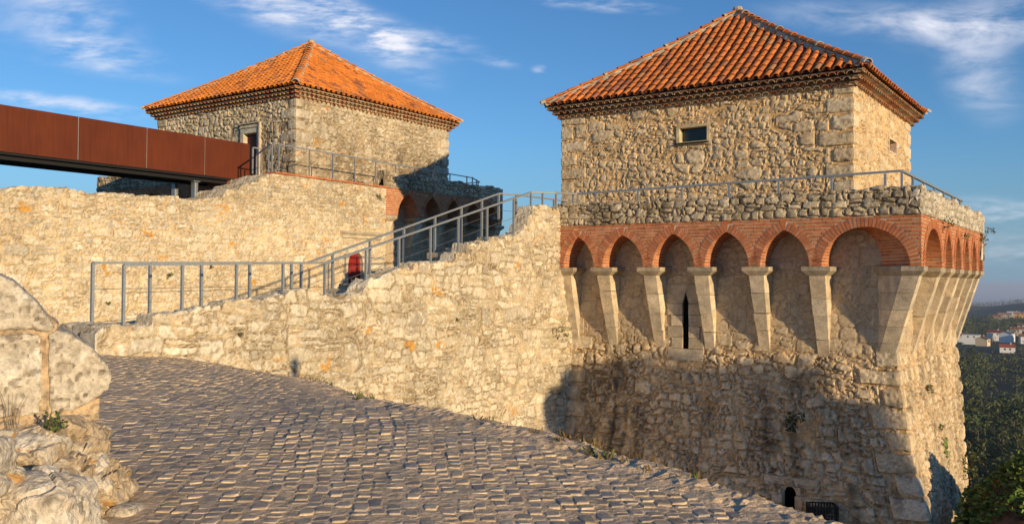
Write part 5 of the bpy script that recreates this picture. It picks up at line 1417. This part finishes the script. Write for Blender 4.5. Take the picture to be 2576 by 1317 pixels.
def clear(x, y, d, a):
    for q in HSP:      # open plots: no tall trees on the sunny side of a house
        ex, ey = x - q[0], y - q[1]; al = ex * SUNV.x + ey * SUNV.y; pe = abs(ex * SUNV.y - ey * SUNV.x)
        if -9 < al < 75 and pe < 12: return False
    if 590 < d < 880 and .47 < a < .60: return RNG.random() < (.04 if d < 800 else .3)
    return True
forest("valley_wood", 900, (395, 1150), (.43, .65), (8, 13), clear, 80, WOOD)
forest("slope_wood", 130, (235, 330), (.45, .64), (10, 15), lambda *a: True, 420, WOOD, .05)
forest("scrub", 260, (60, 215), (.43, .66), (2.5, 6), lambda *a: True, 300, WOOD, .05)
forest("ridge_wood", 1100, (1900, 2500), (.36, .72), (9, 15), lambda *a: True, 18, WOOD)
def house(label, px, d, w, dep, h, col, roofcol, rz, zoff=0.0, rise=1.8, name="house", flat=False, windows=2):
    p = ground_pt(px, d); e = empty(name, (p[0], p[1], p[2] + zoff), label, "house", "houses in the valley", rz)
    m_ = MB(); m_.box(-w / 2, w / 2, -dep / 2, dep / 2, -3, h, col)
    if not flat: m_.prism([(-w / 2, -dep / 2, h), (-w / 2, dep / 2, h), (-w / 2, 0, h + rise)], [(w / 2, -dep / 2, h), (w / 2, dep / 2, h), (w / 2, 0, h + rise)], col)
    wl_ = m_.build("wall", M_WALLPAINT, e)
    r_ = MB()
    if flat: r_.box(-w / 2 - .3, w / 2 + .3, -dep / 2 - .3, dep / 2 + .3, h, h + .35, roofcol)
    else:
        for sg in (-1, 1):
            q = [(-w / 2 - .4, sg * (dep / 2 + .5), h - .35), (-w / 2 - .4, 0, h + rise), (-w / 2 - .4, 0, h + rise + .25), (-w / 2 - .4, sg * (dep / 2 + .5), h - .1)]
            r_.prism(q, [(w / 2 + .4, y_, z_) for _, y_, z_ in q], roofcol)
    rf = r_.build("roof", M_WALLPAINT, e)
    if not flat:
        c_ = MB(); c_.box(w * .2, w * .2 + .8, -.4, .4, h + rise * .6, h + rise + 1.1, col); c_.build("chimney", M_WALLPAINT, rf)
    for k in range(windows):
        x = -w / 2 + (k + 1) * w / (windows + 1)
        m_ = MB(); m_.box(x - .6, x + .6, -dep / 2 - .05, -dep / 2 + .05, h - 2.2, h - .9, (.03, .03, .035)); m_.build("window", M_WALLPAINT, e)
    m_ = MB(); m_.box(w / 2 - .05, w / 2 + .05, -.5, .6, h - 2.2, h - .9, (.03, .03, .035)); m_.build("window", M_WALLPAINT, e)
WHT = (.78, .78, .76)
house("white and red flat-roofed house in the valley, beside the tower edge", 2443, 770, 14, 9, 6.2, WHT, (.40, .40, .40), rad(-30), 2.0, flat=True)
house("cream gabled house in the valley right of the white and red one", 2472, 745, 11, 9, 4.2, (.72, .58, .36), (.16, .09, .06), rad(50), 2.0)
house("white house with a dark red roof standing behind the cream one", 2502, 815, 12, 8, 5.5, WHT, (.20, .05, .04), rad(-25), 2.2)
house("white gabled house in the valley under a grey roof, brightest of the row", 2533, 795, 13, 10, 6, WHT, (.14, .14, .15), rad(48), 2.0)
house("low white house with a rust red roof among trees below the bright row", 2533, 660, 10, 8, 3.2, WHT, (.36, .10, .05), rad(-25), 1.0)
house("small white house half hidden at the tower edge", 2412, 800, 8, 7, 4, WHT, (.28, .10, .07), rad(-30), 2.0, windows=1)
house("white house at the right picture edge", 2580, 780, 9, 8, 4.5, WHT, (.3, .12, .08), rad(-20), 2.0)
for k, (px, d, lb, c_) in enumerate(((2528, 1290, "far pale house leftmost in the row at the ridge foot", (.5, .42, .32)), (2550, 1330, "far white house in the middle of the row at the ridge foot", WHT), (2567, 1300, "far orange house at the right end of the row at the ridge foot", (.7, .4, .15)))):
    house(lb, px, d, 17, 9, 5, c_, (.35, .2, .14) if k != 1 else (.7, .7, .68), rad(-30), 2.0)
for px, d, lb, c_ in ((2508, 1220, "far cream house alone among trees left of the ridge-foot row", (.6, .5, .36)), (2572, 1000, "white house in the woods between the bright row and the ridge-foot houses", WHT), (2556, 905, "pale house just above the grey-roofed white one", (.66, .6, .5))):
    house(lb, px, d, 10, 8, 4.5, c_, (.36, .13, .07), rad(-28), 2.5)
def pole(label, px, d, h, arm=True):
    p = ground_pt(px, d); e = empty("utility_pole", tuple(p), label, "utility pole", "utility poles in the valley")
    m_ = MB(); m_.tube([(0, 0, -.5), (0, 0, h)], [.2, .14], 6); m_.build("pole", M_WOODPOLE, e)
    if arm: m_ = MB(); m_.box(-1.1, 1.1, -.08, .08, h - .8, h - .6); m_.build("crossarm", M_WOODPOLE, e)
pole("tall bare pole beside the valley road", 2461, 345, 10, False); pole("thinner pole just right of the tall bare one", 2467, 360, 8.5); pole("pole with a crossarm right of the white houses", 2562, 700, 14)
for k_, (x_, y_, h_, lb_) in enumerate(((17.6, -8.9, 9.0, "unseen broad tree added beside the shading house, nearest the road"), (18.6, -7.9, 8.5, "unseen leafy tree added behind the shading house"), (19.4, -7.1, 7.9, "tree at the slim house's far corner, closest to the tower"))):  # out-of-view trees added to give the tower's shadow a ragged edge
    e = empty("tree", tuple(W(CR, x_, y_, -4.2 + .2 * k_)), lb_, "tree", "trees by the slim house")
    tk = MB(); tk.tube([(0, 0, -2), (.05, 0, 2), (0, .1, h_ * .8)], [.14, .1, .04], 6, (.15, .12, .08)); tk.build("trunk", M_LEAF, e)
    cr_ = MB(); leaf_cloud(cr_, [RNG.normal(size=3) * np.array([.5, .45, .40]) + np.array([0, 0, h_ * .78]) for _ in range(9)], [.75] * 9, 330, .10, GREENS, .9); cr_.build("crown", M_LEAF, e)
# small tiled roof peeking over the ivy and a road in the valley
p = ray_at(2447, 1250, 60)
sm = empty("small_house", (p[0], p[1], p[2] - 3.2), "small dark tiled roof peeking above the ivy beside the tower", "house", None, rad(-20))
m_ = MB(); m_.box(-1.6, 1.6, -1.6, 1.6, -6, 2.2, (.40, .33, .24)); m_.build("wall", M_WALLPAINT, sm)
m_ = MB(); m_.prism([(-2, -2, 2.2), (2, -2, 2.2), (2, 2, 2.2), (-2, 2, 2.2)], [(-.05, -.05, 3.3), (.05, -.05, 3.3), (.05, .05, 3.3), (-.05, .05, 3.3)], (.17, .075, .06)); m_.build("roof", M_TILE, sm)
def valley_road():
    pts = [(2400, 372), (2440, 360), (2478, 352), (2500, 368), (2530, 395), (2600, 420)]; vs = []; fs = []
    P_ = [ground_pt(*q) for q in pts]; C2 = []
    for a, b_ in zip(P_[:-1], P_[1:]):
        for k in range(8): C2.append(a + (b_ - a) * k / 8)
    for i, c_ in enumerate(C2):
        d_ = C2[min(i + 1, len(C2) - 1)] - C2[max(i - 1, 0)]; s_ = np.array([-d_[1], d_[0], 0]); s_ /= np.linalg.norm(s_)
        for q in (-3.2, 3.2):
            g_ = c_ + s_ * q; vs.append((g_[0], g_[1], float(terrain(np.array(g_[0]), np.array(g_[1]))) + .5))
    fs = [(2 * i, 2 * i + 1, 2 * i + 3, 2 * i + 2) for i in range(len(C2) - 1)]
    tag(link("valley_lane", vs, fs, M_LAND, None, [(.10, .10, .105)] * len(vs)), None, None, None, "structure")
valley_road()

# ------------------------------------------------------------------ evening haze over the valley
hz = MB(); hz.box(-70000, 70000, -70000, 70000, -420, 18)
m = bpy.data.materials.new("valley_haze"); m.use_nodes = True; t = m.node_tree; t.nodes.clear()
pv = N(t, "ShaderNodeVolumePrincipled"); pv.inputs["Color"].default_value = (0.62, 0.76, 1.0, 1); pv.inputs["Density"].default_value = 0.00011; pv.inputs["Anisotropy"].default_value = 0.0
om = N(t, "ShaderNodeOutputMaterial"); lk(t, pv.outputs[0], om.inputs["Volume"])
tag(hz.build("haze", m), None, None, None, "stuff")
